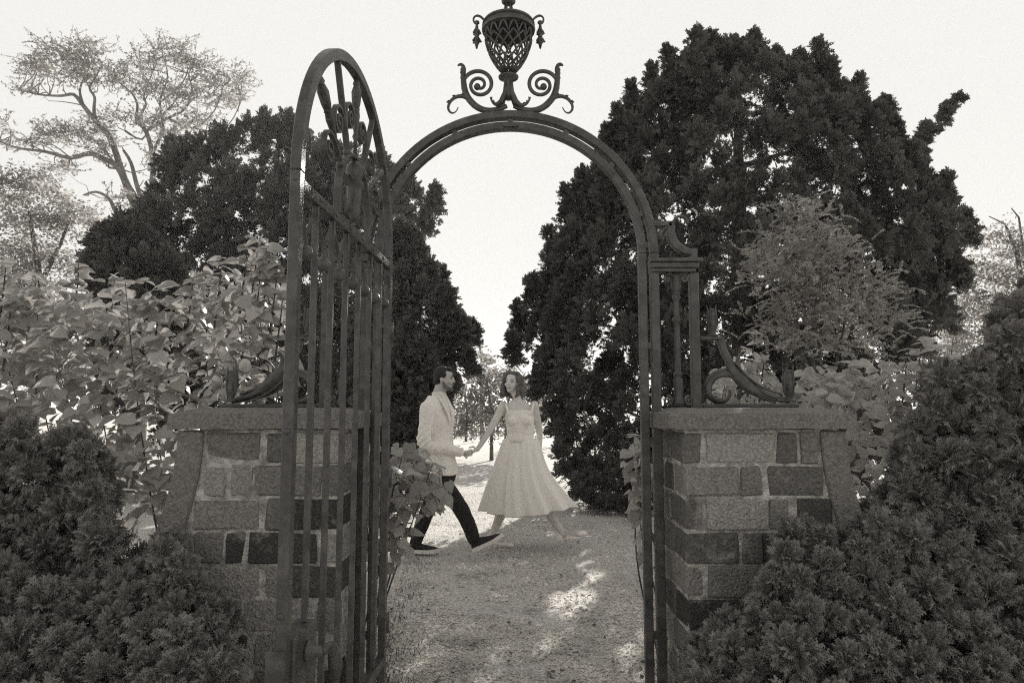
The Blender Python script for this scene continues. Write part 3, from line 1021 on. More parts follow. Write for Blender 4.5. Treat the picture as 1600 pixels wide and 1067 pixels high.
def conifer(name, label, px0, Y0, rows, ntuft, base_py, r_t=(0.22, 0.42), tips=(), holes=0.28, depth=0.85, seed=1, trunk_r=0.2,
            nper=110, shape=FROND_FAR, mat_=None, group=None, spray=0.13, cut=None, nbranch=26):
    rs = np.random.default_rng(seed)
    X0 = at(px0, 533, Y0).x
    root = thing(name, label, 'tree', (X0, Y0, 0), 0, group)
    ztop = at(px0, rows[0][0], Y0).z
    zbase = max(0.15, at(px0, base_py, Y0).z)
    # trunk
    tp = [(0.06 * math.sin(3 * t + seed), 0.05 * math.cos(2 * t), ztop * 0.94 * t) for t in np.linspace(0, 1, 10)]
    MB().tube(tp, [trunk_r * (1 - 0.92 * t) + 0.01 for t in np.linspace(0, 1, 10)], 9).build('trunk', M['bark'], root, smooth=True)
    ys = [r[0] for r in rows]
    wid = np.array([row_at(rows, y)[1] - row_at(rows, y)[0] for y in np.linspace(ys[0], ys[-1], 60)])
    cum = np.cumsum(wid) / wid.sum()
    cen, rad, outv = [], [], []
    guard = 0
    while len(cen) < ntuft and guard < ntuft * 30:
        guard += 1
        y = ys[0] + (ys[-1] - ys[0]) * np.searchsorted(cum, rs.random()) / 60
        y += rs.normal() * 6
        l, r = row_at(rows, y)
        a = rs.random() * 2 * PI
        rho = (0.30 + 0.70 * rs.random() ** 0.6)
        r_m = rs.uniform(*r_t)
        if rs.random() < 0.24:                        # flank tufts that draw the outline
            a = rs.choice((0, PI)) + rs.normal() * 0.25
            rho = rs.uniform(.86, 1.06)
        cx = (l + r) / 2
        hw = max(8.0, (r - l) / 2 - r_m * 0.95 * FPX / Y0)
        Yp = Y0 + math.sin(a) * rho * hw / FPX * Y0 * depth
        y += r_m * 0.8 * FPX / Y0 * max(0.0, 1 - (y - ys[0]) / 120.0)
        if Yp < Y0:
            p = at(cx + math.cos(a) * rho * hw, y, Yp)
        else:
            p = at(cx + math.cos(a) * rho * hw, y, Y0)
            p.y = Yp
        if p.z < 0.25:
            continue
        if lets_sun_in(p) and rs.random() > 0.12:  # most tufts here left out, shaping the crown so sun reaches the lawn
            continue
        k_ = (p.y * CP + (p.z - CAM_H) * SP)
        if cut and math.hypot(800 + FPX * p.x / k_ - cut[0], 533.5 - FPX * ((p.z - CAM_H) * CP - p.y * SP) / k_ - cut[1]) < cut[2]:
            continue
        hn = noise.noise(Vector((p.x * 0.9 + seed * 7, p.y * 0.9, p.z * 1.1)))
        if hn < -0.55 + holes and rho < 1.1:
            if hn < -0.45 + holes * rs.random():
                continue
        cen.append(p); rad.append(r_m)
        o = Vector((math.cos(a), math.sin(a) * depth, 0.25)).normalized()
        outv.append(o)
    nbody = len(cen)
    for px, py, rr, *yy in tips:
        single = rr < 0
        rr = abs(rr) * (1.0 if single else 0.8)
        p = at(px, py + (0 if yy else rr * 0.9 * FPX / Y0), yy[0] if yy else Y0 + rs.normal() * 0.3)
        for k in range(1 if single else 4):
            cen.append(p - Vector((0, 0, rr * 0.85 * k)) + Vector((rs.normal() * .04, 0, 0))); rad.append(rr * (0.55 + 0.2 * k)); outv.append(Vector((0, 0, 1)))
    cen = np.array([tuple(c) for c in cen]) - np.array([X0, Y0, 0])
    rad = np.array(rad); outv = np.array([tuple(o) for o in outv])
    pos, dr, rr = tuft_sprays(cen, rad, nper, 0.40, 1.05, outv, True)
    szs = spray * (0.7 + 0.7 * rng.random(len(pos)))
    f = scatter_mesh('crown', shape[0], shape[1], frames(dr, szs), pos, mat_ or M['conifer'], root)
    f['kind'] = 'stuff'
    # limbs running out to the tufts
    idx = rs.permutation(nbody)[:nbranch]
    for i in idx:
        c = Vector(cen[i])
        z0 = max(0.3, c.z - 0.35 * math.hypot(c.x, c.y) - 0.1)
        z0 = min(z0, ztop * 0.9)
        m1 = Vector((c.x * .5, c.y * .5, z0 + (c.z - z0) * .35 + 0.08))
        pts = bez((0, 0, z0), tuple(m1 * 0.6 + Vector((0, 0, z0 * .4))), tuple(m1), tuple(c), 7)
        MB().tube(pts, [0.05 - 0.0058 * k for k in range(8)], 5).build('branch', M['bark'], root, smooth=True)
    return root


RIGHT_ROWS = [(66, 1105, 1200), (95, 1050, 1290), (135, 1000, 1325), (180, 972, 1385), (230, 942, 1425), (280, 915, 1465), (340, 888, 1505),
              (400, 864, 1505), (450, 848, 1500), (500, 828, 1490), (560, 812, 1440), (620, 830, 1400), (700, 852, 1390), (760, 872, 1360), (806, 905, 1320)]
conifer('cypress_tree', 'huge dark cypress filling the sky right of the arch', 1168, 11.0, RIGHT_ROWS, 1080, 806, (0.17, 0.35),
        tips=[(1085, 42, .30), (1112, 48, .26), (1045, 70, .25), (1182, 46, .28), (1216, 74, .22), (1252, 80, .2), (1284, 58, .28), (1300, 90, .2), (1342, 114, .26), (1400, 184, .24), (1385, 150, .18), (985, 125, .24), (968, 165, .2),
              (860, 352, .26), (884, 290, .24), (905, 262, .2), (946, 195, .22), (815, 470, .22), (806, 520, .2), (832, 430, .2), (1510, 325, .24), (1500, 395, .22), (1478, 270, .22), (1440, 235, .2), (1400, 262, -.24), (1412, 246, -.22), (1425, 238, -.2), (1418, 228, -.17), (1436, 226, -.17),
              (872, 715, -0.22, 9.9), (880, 742, -0.22, 9.8), (893, 764, -0.22, 9.6), (905, 780, -0.22, 9.4), (922, 790, -0.22, 9.3), (940, 795, -0.22, 9.2), (958, 797, -0.22, 9.2), (976, 798, -0.22, 9.2), (994, 798, -0.22, 9.2), (1010, 798, -0.24, 9.3), (915, 755, -0.26, 9.7), (938, 768, -0.26, 9.5), (962, 772, -0.26, 9.5), (986, 772, -0.26, 9.5), (1008, 770, -0.26, 9.5), (900, 735, -0.26, 9.9), (925, 735, -0.28, 9.8), (952, 742, -0.28, 9.7), (980, 745, -0.28, 9.6), (1005, 742, -0.28, 9.6), (1030, 760, -0.28, 9.5), (1030, 795, -0.24, 9.3),
              (1428, 222, -.17), (1440, 207, -.15), (1452, 194, -.13), (1464, 182, -.11), (1476, 172, -.09), (1487, 163, -.07), (1497, 154, -.05), (1448, 215, -.12), (1460, 200, -.1), (1020, 98, .2), (1150, 58, .22), (1318, 130, .18)],
        seed=3, trunk_r=0.26, nper=70, holes=0.04, depth=0.75, spray=0.120, cut=(1135, 240, 17))
conifer('cypress_tree', 'broad dark cypress rising behind the iron gate leaf', 420, 13.0,
        [(180, 372, 470), (205, 290, 500), (225, 258, 540), (255, 240, 600), (290, 232, 672), (325, 205, 668), (350, 200, 650), (400, 190, 640), (500, 200, 640), (600, 220, 640), (700, 240, 620)],
        470, 700, (0.24, 0.46), tips=[(410, 182, .25), (460, 184, .22), (345, 200, .25), (270, 215, .2), (682, 290, .22), (668, 325, .2)], seed=11, nper=74, holes=0.10, depth=0.5, spray=0.14)
conifer('cypress_tree', 'dark pointed cypress directly behind the walking man', 600, 9.6,
        [(345, 600, 640), (375, 585, 672), (410, 570, 692), (450, 555, 708), (495, 545, 735), (545, 535, 738), (600, 530, 716), (680, 525, 706), (760, 530, 690), (800, 540, 680)],
        340, 790, (0.14, 0.28), tips=[(640, 350, .18), (690, 415, .15), (716, 470, .15), (736, 498, .15), (737, 545, .14)], seed=21, nper=90, holes=0.1, depth=0.9, spray=0.095, nbranch=16)
conifer('cypress_tree', 'low dark cypress at the foot of the tall airy tree', 205, 10.5,
        [(335, 175, 230), (352, 140, 240), (375, 122, 262), (420, 118, 290), (470, 132, 310), (540, 130, 320), (640, 150, 320)],
        210, 640, (0.18, 0.34), tips=[(160, 350, .18), (205, 330, .18)], seed=31, nper=84, holes=0.2, spray=0.11, nbranch=12)


# ------------------------------------------------------------------ broadleaf trees with open crowns
def limb_path(pts, Y, r0, r1, root, name='limb', jitter=0.0, m=None):
    P = [at(x, y, Y + (dy[0] if dy else 0)) for x, y, *dy in pts]
    sm = []
    for i in range(len(P) - 1):
        a, b = P[max(i - 1, 0)], P[min(i + 2, len(P) - 1)]
        for t in (0, .33, .66):
            t2, t3 = t * t, t * t * t
            sm.append(0.5 * ((2 * P[i]) + (P[i + 1] - a) * t + (2 * a - 5 * P[i] + 4 * P[i + 1] - b) * t2 + (3 * P[i] - a - 3 * P[i + 1] + b) * t3))
    sm.append(P[-1])
    n = len(sm)
    loc = [p - root.location for p in sm]
    MB().tube(loc, [r0 + (r1 - r0) * i / (n - 1) for i in range(n)], 7).build(name, m or M['palebark'], root, smooth=True)
    return sm


def cloud_leaves(clouds, per, size, Yspread, flat=0.45):
    """leaves in flattened clouds: list of (px, py, half width px, half height px, Y)"""
    pos = []
    for px, py, hw, hh, Y in clouds:
        c = at(px, py, Y)
        k = Y / FPX
        n = int(per * hw * hh / 900)
        v = rng.normal(size=(n, 3)) * 0.5
        # broken into twiglets
        tw = rng.normal(size=(max(3, n // 10), 3)) * 0.46
        v = tw[rng.integers(0, len(tw), n)] + rng.normal(size=(n, 3)) * 0.12
        pos.append(np.array(c) + v * np.array([hw * k, Yspread, hh * k]))
    return np.concatenate(pos)


def leaf_quads(name, pos, size, m, parent, droop=0.3):
    n = len(pos)
    d = rng.normal(size=(n, 3)); d[:, 2] = d[:, 2] * 0.5 - droop
    return scatter_mesh(name, [(0, 0, 0), (.28, .5, .04), (0, 1, -.08), (-.28, .5, .04)], [(0, 1, 2, 3)],
                        frames(d, size * (0.6 + 0.8 * rng.random(n))), pos - np.array(parent.location), m, parent)


YT = 19.0
b0 = at(222, 470, YT)
TALL = thing('airy_tree', 'tall airy tree with bare forking limbs and feathery foliage upper left', 'tree', (b0.x, YT, 0))
MB().tube([(0, 0, 0), (0, 0, 2.5), (-0.05, 0, at(222, 400, YT).z), (-.1, 0, at(215, 330, YT).z)], [.30, .27, .24, .2], 9).build('trunk', M['palebark'], TALL, smooth=True)
limbs = [
    ([(222, 400), (215, 325), (200, 292), (185, 262), (165, 250), (140, 240), (110, 247), (70, 237), (30, 232), (0, 222)], .19, .03),
    ([(215, 330), (200, 295), (188, 260), (172, 215), (150, 190), (130, 165), (115, 148), (95, 150), (60, 148), (30, 140)], .17, .02),
    ([(130, 165), (125, 145), (128, 130), (140, 105)], .07, .02),
    ([(148, 188), (147, 170), (148, 152), (140, 138), (150, 120), (160, 100)], .08, .02),
    ([(228, 330), (214, 290), (205, 255), (193, 235)], .11, .05),
    ([(222, 400, .5), (238, 290, .5), (238, 240, .5), (228, 205, .5), (213, 188, .5), (215, 165, .5), (205, 145, .5), (180, 125, .5)], .14, .02),
    ([(213, 188, .5), (228, 165, .5), (225, 148, .5), (240, 110, .5)], .06, .02),
    ([(238, 240, .8), (255, 200, .8), (250, 160, .8), (262, 120, .8), (255, 90, .8)], .08, .015),
    ([(228, 205, 1), (262, 185, 1), (290, 170, 1), (300, 140, 1), (295, 115, 1), (310, 95, 1)], .07, .015),
    ([(190, 345, -.5), (180, 330, -.5), (170, 310, -.5), (150, 300, -.5), (130, 305, -.5)], .10, .03),
    ([(170, 262, -.3), (190, 265, -.3), (205, 270, -.3)], .05, .02),
    ([(196, 205, .2), (222, 218, .2), (240, 190, .2), (262, 172, .2)], .05, .015),
    ([(262, 185, 1), (300, 200, 1), (330, 180, 1), (345, 150, 1), (352, 120, 1)], .05, .012),
    ([(300, 200, 1.2), (345, 205, 1.2), (372, 170, 1.3), (378, 125, 1.4)], .04, .01),
    ([(250, 160, .8), (285, 130, .8), (300, 100, .8), (330, 110, .9)], .04, .01),
    ([(185, 262, -.2), (150, 222, -.2), (110, 205, -.2), (85, 210, -.2)], .05, .012),
    ([(110, 247, 0), (80, 225, 0), (50, 222, 0)], .03, .01),
    ([(250, 300, .5), (268, 255, .6), (285, 225, .6)], .05, .012),
]
for pts, r0, r1 in limbs:
    limb_path(pts, YT, r0 * .68, r1 * .7, TALL)
clouds = [(95, 95, 60, 26, YT), (60, 110, 40, 20, YT), (140, 80, 40, 24, YT), (130, 120, 70, 20, YT - .5), (45, 145, 26, 10, YT), (180, 125, 34, 20, YT), (75, 72, 20, 12, YT),
          (225, 100, 44, 24, YT + .5), (265, 80, 44, 20, YT + .5), (300, 100, 40, 22, YT + 1), (330, 125, 34, 20, YT + 1), (240, 140, 50, 22, YT), (290, 150, 60, 24, YT + .5), (345, 155, 40, 22, YT + 1),
          (180, 185, 36, 14, YT), (130, 205, 60, 20, YT), (80, 215, 50, 14, YT), (40, 228, 40, 10, YT), (150, 230, 50, 16, YT - .4), (235, 190, 40, 16, YT), (300, 190, 50, 16, YT + .6), (10, 195, 14, 14, YT),
          (250, 250, 24, 30, YT), (200, 315, 40, 14, YT), (110, 262, 40, 12, YT), (275, 215, 40, 18, YT), (370, 130, 22, 30, YT + 1.5)]
P, D = [], []
rt = random.Random(77)
lt = MB()
for px, py, hw, hh, Y in clouds:
    for k in range(int(hw * hh / 900 * 62)):
        c = at(px + rt.gauss(0, .42) * hw, py + rt.gauss(0, .42) * hh, Y + rt.gauss(0, .5))
        d = Vector((rt.gauss((px - 200) / 220, .7), rt.gauss(0, .5), rt.gauss(.30, .32))).normalized()
        L = rt.uniform(.25, .6)
        side = Vector((-d.z, 0, d.x)) * rt.gauss(0, .12)
        line = [c + d * L * t + side * math.sin(PI * t) for t in (0, .5, 1)]
        lt.tube([q - TALL.location for q in line], [.006, .005, .003], 3, caps=False)
        for i in range(15):
            t = (i + rt.random()) / 15
            P.append(tuple(c + d * L * t + side * math.sin(PI * t)))
            D.append((d.x * .6 + rt.gauss(0, .6), d.y * .6 + rt.gauss(0, .6), d.z * .6 + rt.gauss(-.1, .5)))
P, D = np.array(P), np.array(D)
f = scatter_mesh('crown', [(0, 0, 0), (.30, .5, .04), (0, 1, -.08), (-.30, .5, .04)], [(0, 1, 2, 3)], frames(D, .066 * (0.6 + 0.8 * rng.random(len(P)))), P - np.array(TALL.location), M['pale_leaf'], TALL)
f['kind'] = 'stuff'
lw = lt.build('twigs', M['palebark'], TALL); lw['kind'] = 'stuff'
# fine twigs ending in the foliage
tm = MB()
nodes = []
for pts, r0, r1 in limbs:
    q = [at(x, y, YT + (d_[0] if d_ else 0)) for x, y, *d_ in pts]
    for a_, b_ in zip(q, q[1:]):
        nodes += [a_, a_.lerp(b_, .5)]
    nodes.append(q[-1])
for px, py, hw, hh, Y in clouds:
    for k in range(7):
        c = at(px + random.gauss(0, .42) * hw, py + random.gauss(0, .4) * hh, Y + random.gauss(0, .3))
        n0 = min(nodes, key=lambda q: (q - c).length + (0.6 if q.z > c.z else 0))
        if (n0 - c).length > 2.2:
            continue
        side = Vector((random.gauss(0, .14), random.gauss(0, .1), random.gauss(0.05, .12)))
        pts = [n0.lerp(c, t) + side * math.sin(PI * t) + Vector((random.gauss(0, .03), 0, random.gauss(0, .03))) * (0 < t < 1) - TALL.location for t in (0, .2, .4, .6, .8, 1)]
        tm.tube(pts, [.019, .015, .011, .008, .005, .002], 4)
tw = tm.build('branchlets', M['palebark'], TALL); tw['kind'] = 'stuff'


def bushy_tree(name, label, px, Y, clouds, per, size, m, trunks, spread, group=None, bark='bark', droop=.3):
    b = at(px, 640, Y)
    root = thing(name, label, 'tree', (b.x, Y, 0), 0, group)
    for i, (pts, r0, r1) in enumerate(trunks):
        P = [at(x, y, Y) for x, y in pts]
        if i == 0:
            P = [Vector((P[0].x, Y, -0.02))] + P
        MB().tube([p - root.location for p in P], [r0 + (r1 - r0) * k / (len(P) - 1) for k in range(len(P))], 7).build('trunk' if i == 0 else 'limb', M[bark], root, smooth=True)
    pos = cloud_leaves([(a, b_, c, d_, Y + (e[0] if e else 0)) for a, b_, c, d_, *e in clouds], per, size, spread)
    pos = pos[pos[:, 2] > 0.1]
    f = leaf_quads('crown', pos, size, m, root, droop); f['kind'] = 'stuff'
    return root


bushy_tree('broadleaf_tree', 'pale bushy tree at left edge behind the leafy shrub', 40, 15.0,
           [(40, 280, 50, 24), (10, 300, 40, 30), (80, 300, 30, 20), (30, 340, 60, 30), (90, 350, 40, 30), (20, 390, 60, 30), (80, 400, 50, 26), (40, 440, 80, 40), (110, 330, 40, 24), (150, 345, 36, 14), (60, 500, 90, 50), (60, 570, 90, 50)],
           700, 0.080, M['pale_leaf'], [([(60, 520), (60, 420), (45, 330)], .14, .03), ([(60, 450), (95, 380), (110, 340)], .06, .02)], 0.9)
bushy_tree('far_tree', 'hazy pale tree far off between the man and the woman', 765, 19.0,
           [(760, 590, 40, 26), (730, 620, 34, 30), (790, 600, 44, 26), (830, 610, 34, 24), (760, 640, 60, 26), (720, 660, 30, 24), (800, 650, 50, 24), (850, 640, 30, 30), (760, 670, 60, 16), (850, 600, 20, 16), (755, 560, 22, 12)],
           800, 0.095, M['airy'], [([(768, 690), (768, 640), (760, 590)], .06, .02), ([(790, 690), (792, 640), (800, 600)], .045, .015), ([(768, 650), (742, 610)], .03, .015), ([(728, 690), (730, 640), (722, 600)], .04, .015)], 0.9)
bushy_tree('far_tree', 'faint thin tree top just right of the pointed cypress', 748, 30.0,
           [(745, 520, 16, 16), (752, 545, 20, 14), (742, 500, 8, 8), (757, 575, 24, 20)], 60, 0.12, M['airy'],
           [([(752, 690), (752, 560), (745, 505)], .10, .02)], 0.6)
bushy_tree('willowy_tree', 'pale drooping tree at right edge above the dark cypress', 1560, 15.5,
           [(1560, 370, 40, 20), (1590, 390, 30, 30), (1520, 420, 40, 26), (1560, 430, 50, 20), (1510, 470, 40, 34), (1560, 490, 60, 34), (1500, 520, 50, 26), (1540, 550, 60, 30), (1600, 450, 40, 40), (1640, 400, 40, 60), (1480, 545, 30, 20)],
           700, 0.080, M['pale_leaf'], [([(1600, 560), (1600, 470), (1590, 400), (1570, 350)], .13, .02), ([(1600, 475), (1560, 460), (1520, 468), (1490, 490)], .07, .02), ([(1580, 370), (1570, 350), (1545, 338)], .03, .01), ([(1600, 400), (1592, 340), (1580, 325)], .03, .01)], 0.9, droop=.7)
for i, (px, Y, hw, top, lab) in enumerate(((875, 27, 60, 610, 'distant hazy tree low behind the woman and big cypress'), (1470, 24, 80, 560, 'distant pale tree low behind right shrubs'),
                                           (680, 24, 70, 620, 'distant pale tree low behind the man'))):
    bushy_tree('far_tree', lab, px, Y, [(px - hw * .4, top + 20, hw * .5, 24), (px + hw * .4, top + 26, hw * .5, 24), (px, top, hw * .5, 20), (px, top + 50, hw, 28)], 300, 0.10, M['airy'],
               [([(px, 680), (px, top + 20)], .12, .04)], 0.9)


# feathery light shrub tree in front of the big cypress, arching twigs with small leaves
def feathery(px0, Y, label):
    b = at(px0, 640, Y)
    root = thing('feathery_tree', label, 'tree', (b.x, Y, 0))
    for k, (x1, y1) in enumerate(((1215, 420), (1270, 380), (1330, 430), (1360, 500), (1235, 330))):
        pts = [Vector((b.x + (k - 2) * .03, Y, -0.02)), at(px0 + (x1 - px0) * .25, 600, Y), at(px0 + (x1 - px0) * .7, 640 - (640 - y1) * .6, Y), at(x1, y1, Y)]
        MB().tube([p - root.location for p in pts], [.022, .017, .010, .004], 6).build('trunk' if k == 0 else 'limb', M['bark'], root, smooth=True)
    env = [(1250, 330, 40, 18), (1265, 360, 60, 26), (1250, 400, 80, 30), (1290, 400, 60, 30), (1230, 440, 70, 30), (1300, 450, 70, 34), (1270, 490, 90, 30), (1340, 490, 50, 34), (1370, 450, 34, 24), (1310, 540, 80, 26), (1230, 530, 50, 26), (1400, 500, 26, 16), (1195, 400, 26, 20)]
    tm, P, D = MB(), [], []
    for px, py, hw, hh in env:
        for k in range(int(hw * hh / 17)):
            c = at(px + random.gauss(0, .5) * hw, py + random.gauss(0, .5) * hh, Y + random.gauss(0, .28))
            dirv = Vector((random.gauss(0, .6) + (px - 1280) / 260, random.gauss(0, .4), random.gauss(.45, .35))).normalized()
            L = random.uniform(.12, .26)
            pts = []
            for i in range(5):
                t = i / 4
                pts.append(c + dirv * L * t - Vector((0, 0, .35 * L * t * t)))
            tm.tube([p - root.location for p in pts], [.003, .0026, .0022, .0018, .001], 3, caps=False)
            for i in range(1, 13):
                t = i / 12
                p = c + dirv * L * t - Vector((0, 0, .35 * L * t * t))
                for q in (-1, 1):
                    sd = Vector((-dirv.y, dirv.x, 0.1)) if abs(dirv.z) < .95 else Vector((1, 0, 0))
                    P.append(tuple(p)); D.append(tuple(dirv * .7 + sd * q + Vector((random.gauss(0, .25), random.gauss(0, .25), random.gauss(0, .25)))))
    t_ = tm.build('twigs', M['palebark'], root); t_['kind'] = 'stuff'
    P, D = np.array(P), np.array(D)
    f = scatter_mesh('crown', [(0, 0, 0), (.26, .45, .03), (0, 1, -.06), (-.26, .45, .03)], [(0, 1, 2, 3)],
                     frames(D, .030 * (0.7 + .6 * rng.random(len(P)))), P - np.array(root.location), M['feather'], root)
    f['kind'] = 'stuff'


feathery(1290, 6.6, 'light feathery young tree in front of the huge cypress')


# ------------------------------------------------------------------ heart-leaved shrubs
def heart_mesh(i):
    r = random.Random(i)
    rows = [(0.0, 0.06, 0.0), (0.03, 0.30, -0.09), (0.18, 0.42, -0.05), (0.38, 0.42, 0.0), (0.60, 0.31, 0.0), (0.80, 0.15, 0.0)]
    fold, bend = r.uniform(.10, .32), r.uniform(.15, .5)
    vs, fs = [], []
    for y, w, back in rows:
        z = -bend * y * y
        for q in (-1, -.55, 0, .55, 1):
            yy = y + back * abs(q)
            vs.append((q * w, yy, z + abs(q) * w * fold - .25 * w * q * q + r.uniform(-.012, .012)))
    vs.append((r.uniform(-.04, .04), 1.0, -bend * 1.05))
    for j in range(len(rows) - 1):
        for q in range(4):
            a = j * 5 + q
            fs.append((a, a + 1, a + 6, a + 5))
    t = len(vs) - 1
    a = (len(rows) - 1) * 5
    fs += [(a + q, a + q + 1, t) for q in range(4)]
    return vs, fs


HEARTS = [heart_mesh(i) for i in range(5)]
HEART_ME = []
for vs, fs in HEARTS:
    me = MB().add(vs, fs).mesh('leaf', True)
    me.materials.append(M['lilac'])
    HEART_ME.append(me)


def leafy_shrub(name, label, base, leaves, stems, size, n_ind=290, group=None):
    """leaves: list of (world point, outward direction); nearest ones become leaf objects, the rest one mass"""
    root = thing(name, label, 'shrub', base, 0, group)
    for i, pts in enumerate(stems):
        n = len(pts)
        MB().tube([Vector(p) - root.location for p in pts], [0.007 - 0.005 * k / (n - 1) for k in range(n)], 6).build('stem', M['bark'], root, smooth=True)
    leaves = sorted(leaves, key=lambda a: a[0].y)
    mass_p, mass_m = [], []
    for i, (p, d) in enumerate(leaves):
        s = size * random.choice((0.55, 0.75, 0.9, 1.0, 1.1, 1.25)) * random.uniform(0.9, 1.1)
        d = d.normalized()
        upv = Vector((random.gauss(0, .45), random.gauss(0, .40) - .55, .85))
        x = d.cross(upv).normalized()
        z = x.cross(d)
        m3 = Matrix((x, d, z)).transposed()
        if i < n_ind:
            o = bpy.data.objects.new('leaf', HEART_ME[i % 5])
            o.matrix_local = Matrix.Translation(p - root.location) @ m3.to_4x4() @ Matrix.Scale(s, 4)
            link(o, root)
        else:
            mass_p.append(tuple(p - root.location)); mass_m.append(np.array(m3) * s)
    if mass_p:
        vs, fs = HEARTS[1]
        fq = [f if len(f) == 4 else (f[0], f[1], f[2], f[2]) for f in fs]
        tri = []
        for f in fs:
            tri += [(f[0], f[1], f[2])] + ([(f[0], f[2], f[3])] if len(f) == 4 else [])
        o = scatter_mesh('foliage', vs, tri, np.array(mass_m), np.array(mass_p), M['lilac'], root)
        o['kind'] = 'stuff'
    return root


def interp(prof, x):
    for (a, b), (c, d_) in zip(prof, prof[1:]):
        if a <= x <= c:
            return b + (d_ - b) * (x - a) / (c - a)
    return prof[-1][1] if x > prof[-1][0] else prof[0][1]


def lilac_mass(px_rng, top, bottom, Yr, n, stems_n, size_bias=1.0, seed=5, base=None):
    r = random.Random(seed)
    L, ST = [], []
    # leaves come in pairs along shoots
    while len(L) < n:
        x = r.uniform(*px_rng)
        y0 = interp(top, x)
        y1 = interp(bottom, x)
        t = r.random() ** 1.25
        y = y0 + (y1 - y0) * t
        Y = Yr[0] + (Yr[1] - Yr[0]) * (r.random() ** 1.4) + (0.25 if t < .15 else 0)
        p = at(x, y, Y)
        p.z = min(p.z, at(x, y0 + 4, Yr[0] + .45).z + r.uniform(-.08, .04))
        if p.z < 0.05:
            continue
        a = r.uniform(0, 2 * PI)
        for k in range(r.choice((2, 3, 4))):
            aa = a + k * 1.6 + r.gauss(0, .25)
            d = Vector((math.cos(aa), math.sin(aa) - .25, r.gauss(-.28, .30)))
            L.append((p + Vector((0, 0, -.035 * k)) + d * 0.02, d))
    for k in range(stems_n):
        x = r.uniform(*px_rng)
        Y = r.uniform(*Yr)
        tp = at(x, interp(top, x) + r.uniform(-8, 18), Y)
        bs = Vector((tp.x * .85 + r.gauss(0, .1), Y + r.gauss(.1, .1), 0))
        if base:
            bs = Vector((base[0] + r.gauss(0, .05), base[1] + r.gauss(0, .05), 0))
        mid = bs.lerp(tp, .55) + Vector((r.gauss(0, .07), 0, 0))
        pts = bez(tuple(bs), tuple(bs.lerp(mid, .6)), tuple(mid), tuple(tp), 10)
        ST.append(pts)
        for i in (6, 7, 8, 9, 10):
            a = r.uniform(0, 2 * PI)
            for q in (0, PI):
                d = Vector((math.cos(a + q), math.sin(a + q), r.uniform(.0, .55) - .3))
                L.append((Vector(pts[i]), d))
    return L, ST


top_l = [(-40, 425), (0, 425), (60, 440), (130, 425), (190, 440), (240, 446), (300, 436), (340, 410), (385, 385), (410, 372), (435, 400), (452, 440), (460, 500)]
bot_l = [(-40, 660), (60, 650), (130, 690), (180, 800), (230, 850), (285, 860), (297, 650), (460, 625)]
L, ST = lilac_mass((-60, 455), top_l, bot_l, (3.62, 5.2), 2200, 16, seed=5)
# hand placed shoots that stand clear of the mass along the top
for px, py, Y in ((8, 405, 3.9), (55, 430, 4.1), (122, 412, 4.0), (178, 430, 4.2), (250, 445, 4.2), (300, 428, 4.0), (345, 402, 3.9), (385, 380, 3.95), (402, 368, 3.9), (420, 385, 3.9), (432, 410, 3.85), (440, 455, 3.8), (15, 470, 3.8), (405, 420, 3.85)):
    tp = at(px, py, Y)
    bs = at(px - 10, py + 110, Y + .1)
    pts = bez(tuple(bs), tuple(bs.lerp(tp, .4)), tuple(bs.lerp(tp, .8) + Vector((.02, 0, 0))), tuple(tp), 10)
    ST.append(pts)
    for i in (3, 5, 7, 9, 10):
        a = random.uniform(0, PI)
        for q in (0, PI):
            L.append((Vector(pts[i]), Vector((math.cos(a + q), math.sin(a + q) * .8, random.uniform(-.25, .45)))))
leafy_shrub('lilac_shrub', 'dense lilac with large pale heart leaves above the left pier', (at(230, 640, 4.3).x, 4.3, 0), L, ST, 0.085)
top_r = [(1110, 600), (1140, 560), (1175, 545), (1210, 575), (1290, 565), (1350, 560), (1420, 552), (1480, 535), (1540, 545), (1600, 560)]
bot_r = [(1110, 690), (1300, 690), (1310, 760), (1345, 800), (1400, 760), (1500, 700), (1600, 690)]
L, ST = lilac_mass((1115, 1570), top_r, bot_r, (3.75, 5.6), 1250, 12, seed=9)
for px, py, Y in ((1180, 520, 3.95), (1165, 545, 3.9), (1195, 555, 4.0), (1420, 545, 4.2), (1440, 535, 4.4), (1330, 565, 4.6), (1490, 525, 4.8)):
    tp = at(px, py, Y); bs = at(px - 12, py + 100, Y + .1)
    pts = bez(tuple(bs), tuple(bs.lerp(tp, .4)), tuple(bs.lerp(tp, .8)), tuple(tp), 10)
    ST.append(pts)
    for i in (4, 6, 8, 10):
        a = random.uniform(0, PI)
        for q in (0, PI):
            L.append((Vector(pts[i]), Vector((math.cos(a + q), math.sin(a + q) * .8, random.uniform(-.2, .5)))))
leafy_shrub('lilac_shrub', 'dim lilac with drooping heart leaves behind the right pier', (at(1330, 640, 4.4).x, 4.4, 0), L, ST, 0.078)
top_g = [(600, 700), (640, 698), (672, 708), (694, 735), (700, 760)]
bot_g = [(570, 860), (615, 850), (640, 805), (670, 785), (700, 772), (706, 768)]
L, ST = lilac_mass((565, 694), top_g, bot_g, (3.72, 4.25), 230, 7, seed=13, base=(-0.80, 4.1))
for px, py in ((622, 880), (615, 850), (632, 845), (612, 820), (690, 745), (700, 760), (640, 700), (618, 700)):
    L.append((at(px, py - 8, 3.8), Vector((random.gauss(0, .3), -.3, -1))))
leafy_shrub('lilac_sapling', 'small lilac sprouting beside the gate in front of the man', (at(610, 640, 3.9).x, 3.9, 0), L, ST, 0.080)
L, ST = lilac_mass((972, 1016), [(972, 685), (1016, 675)], [(972, 740), (990, 770), (1016, 770)], (3.8, 4.1), 44, 4, seed=17, base=(0.92, 4.1))
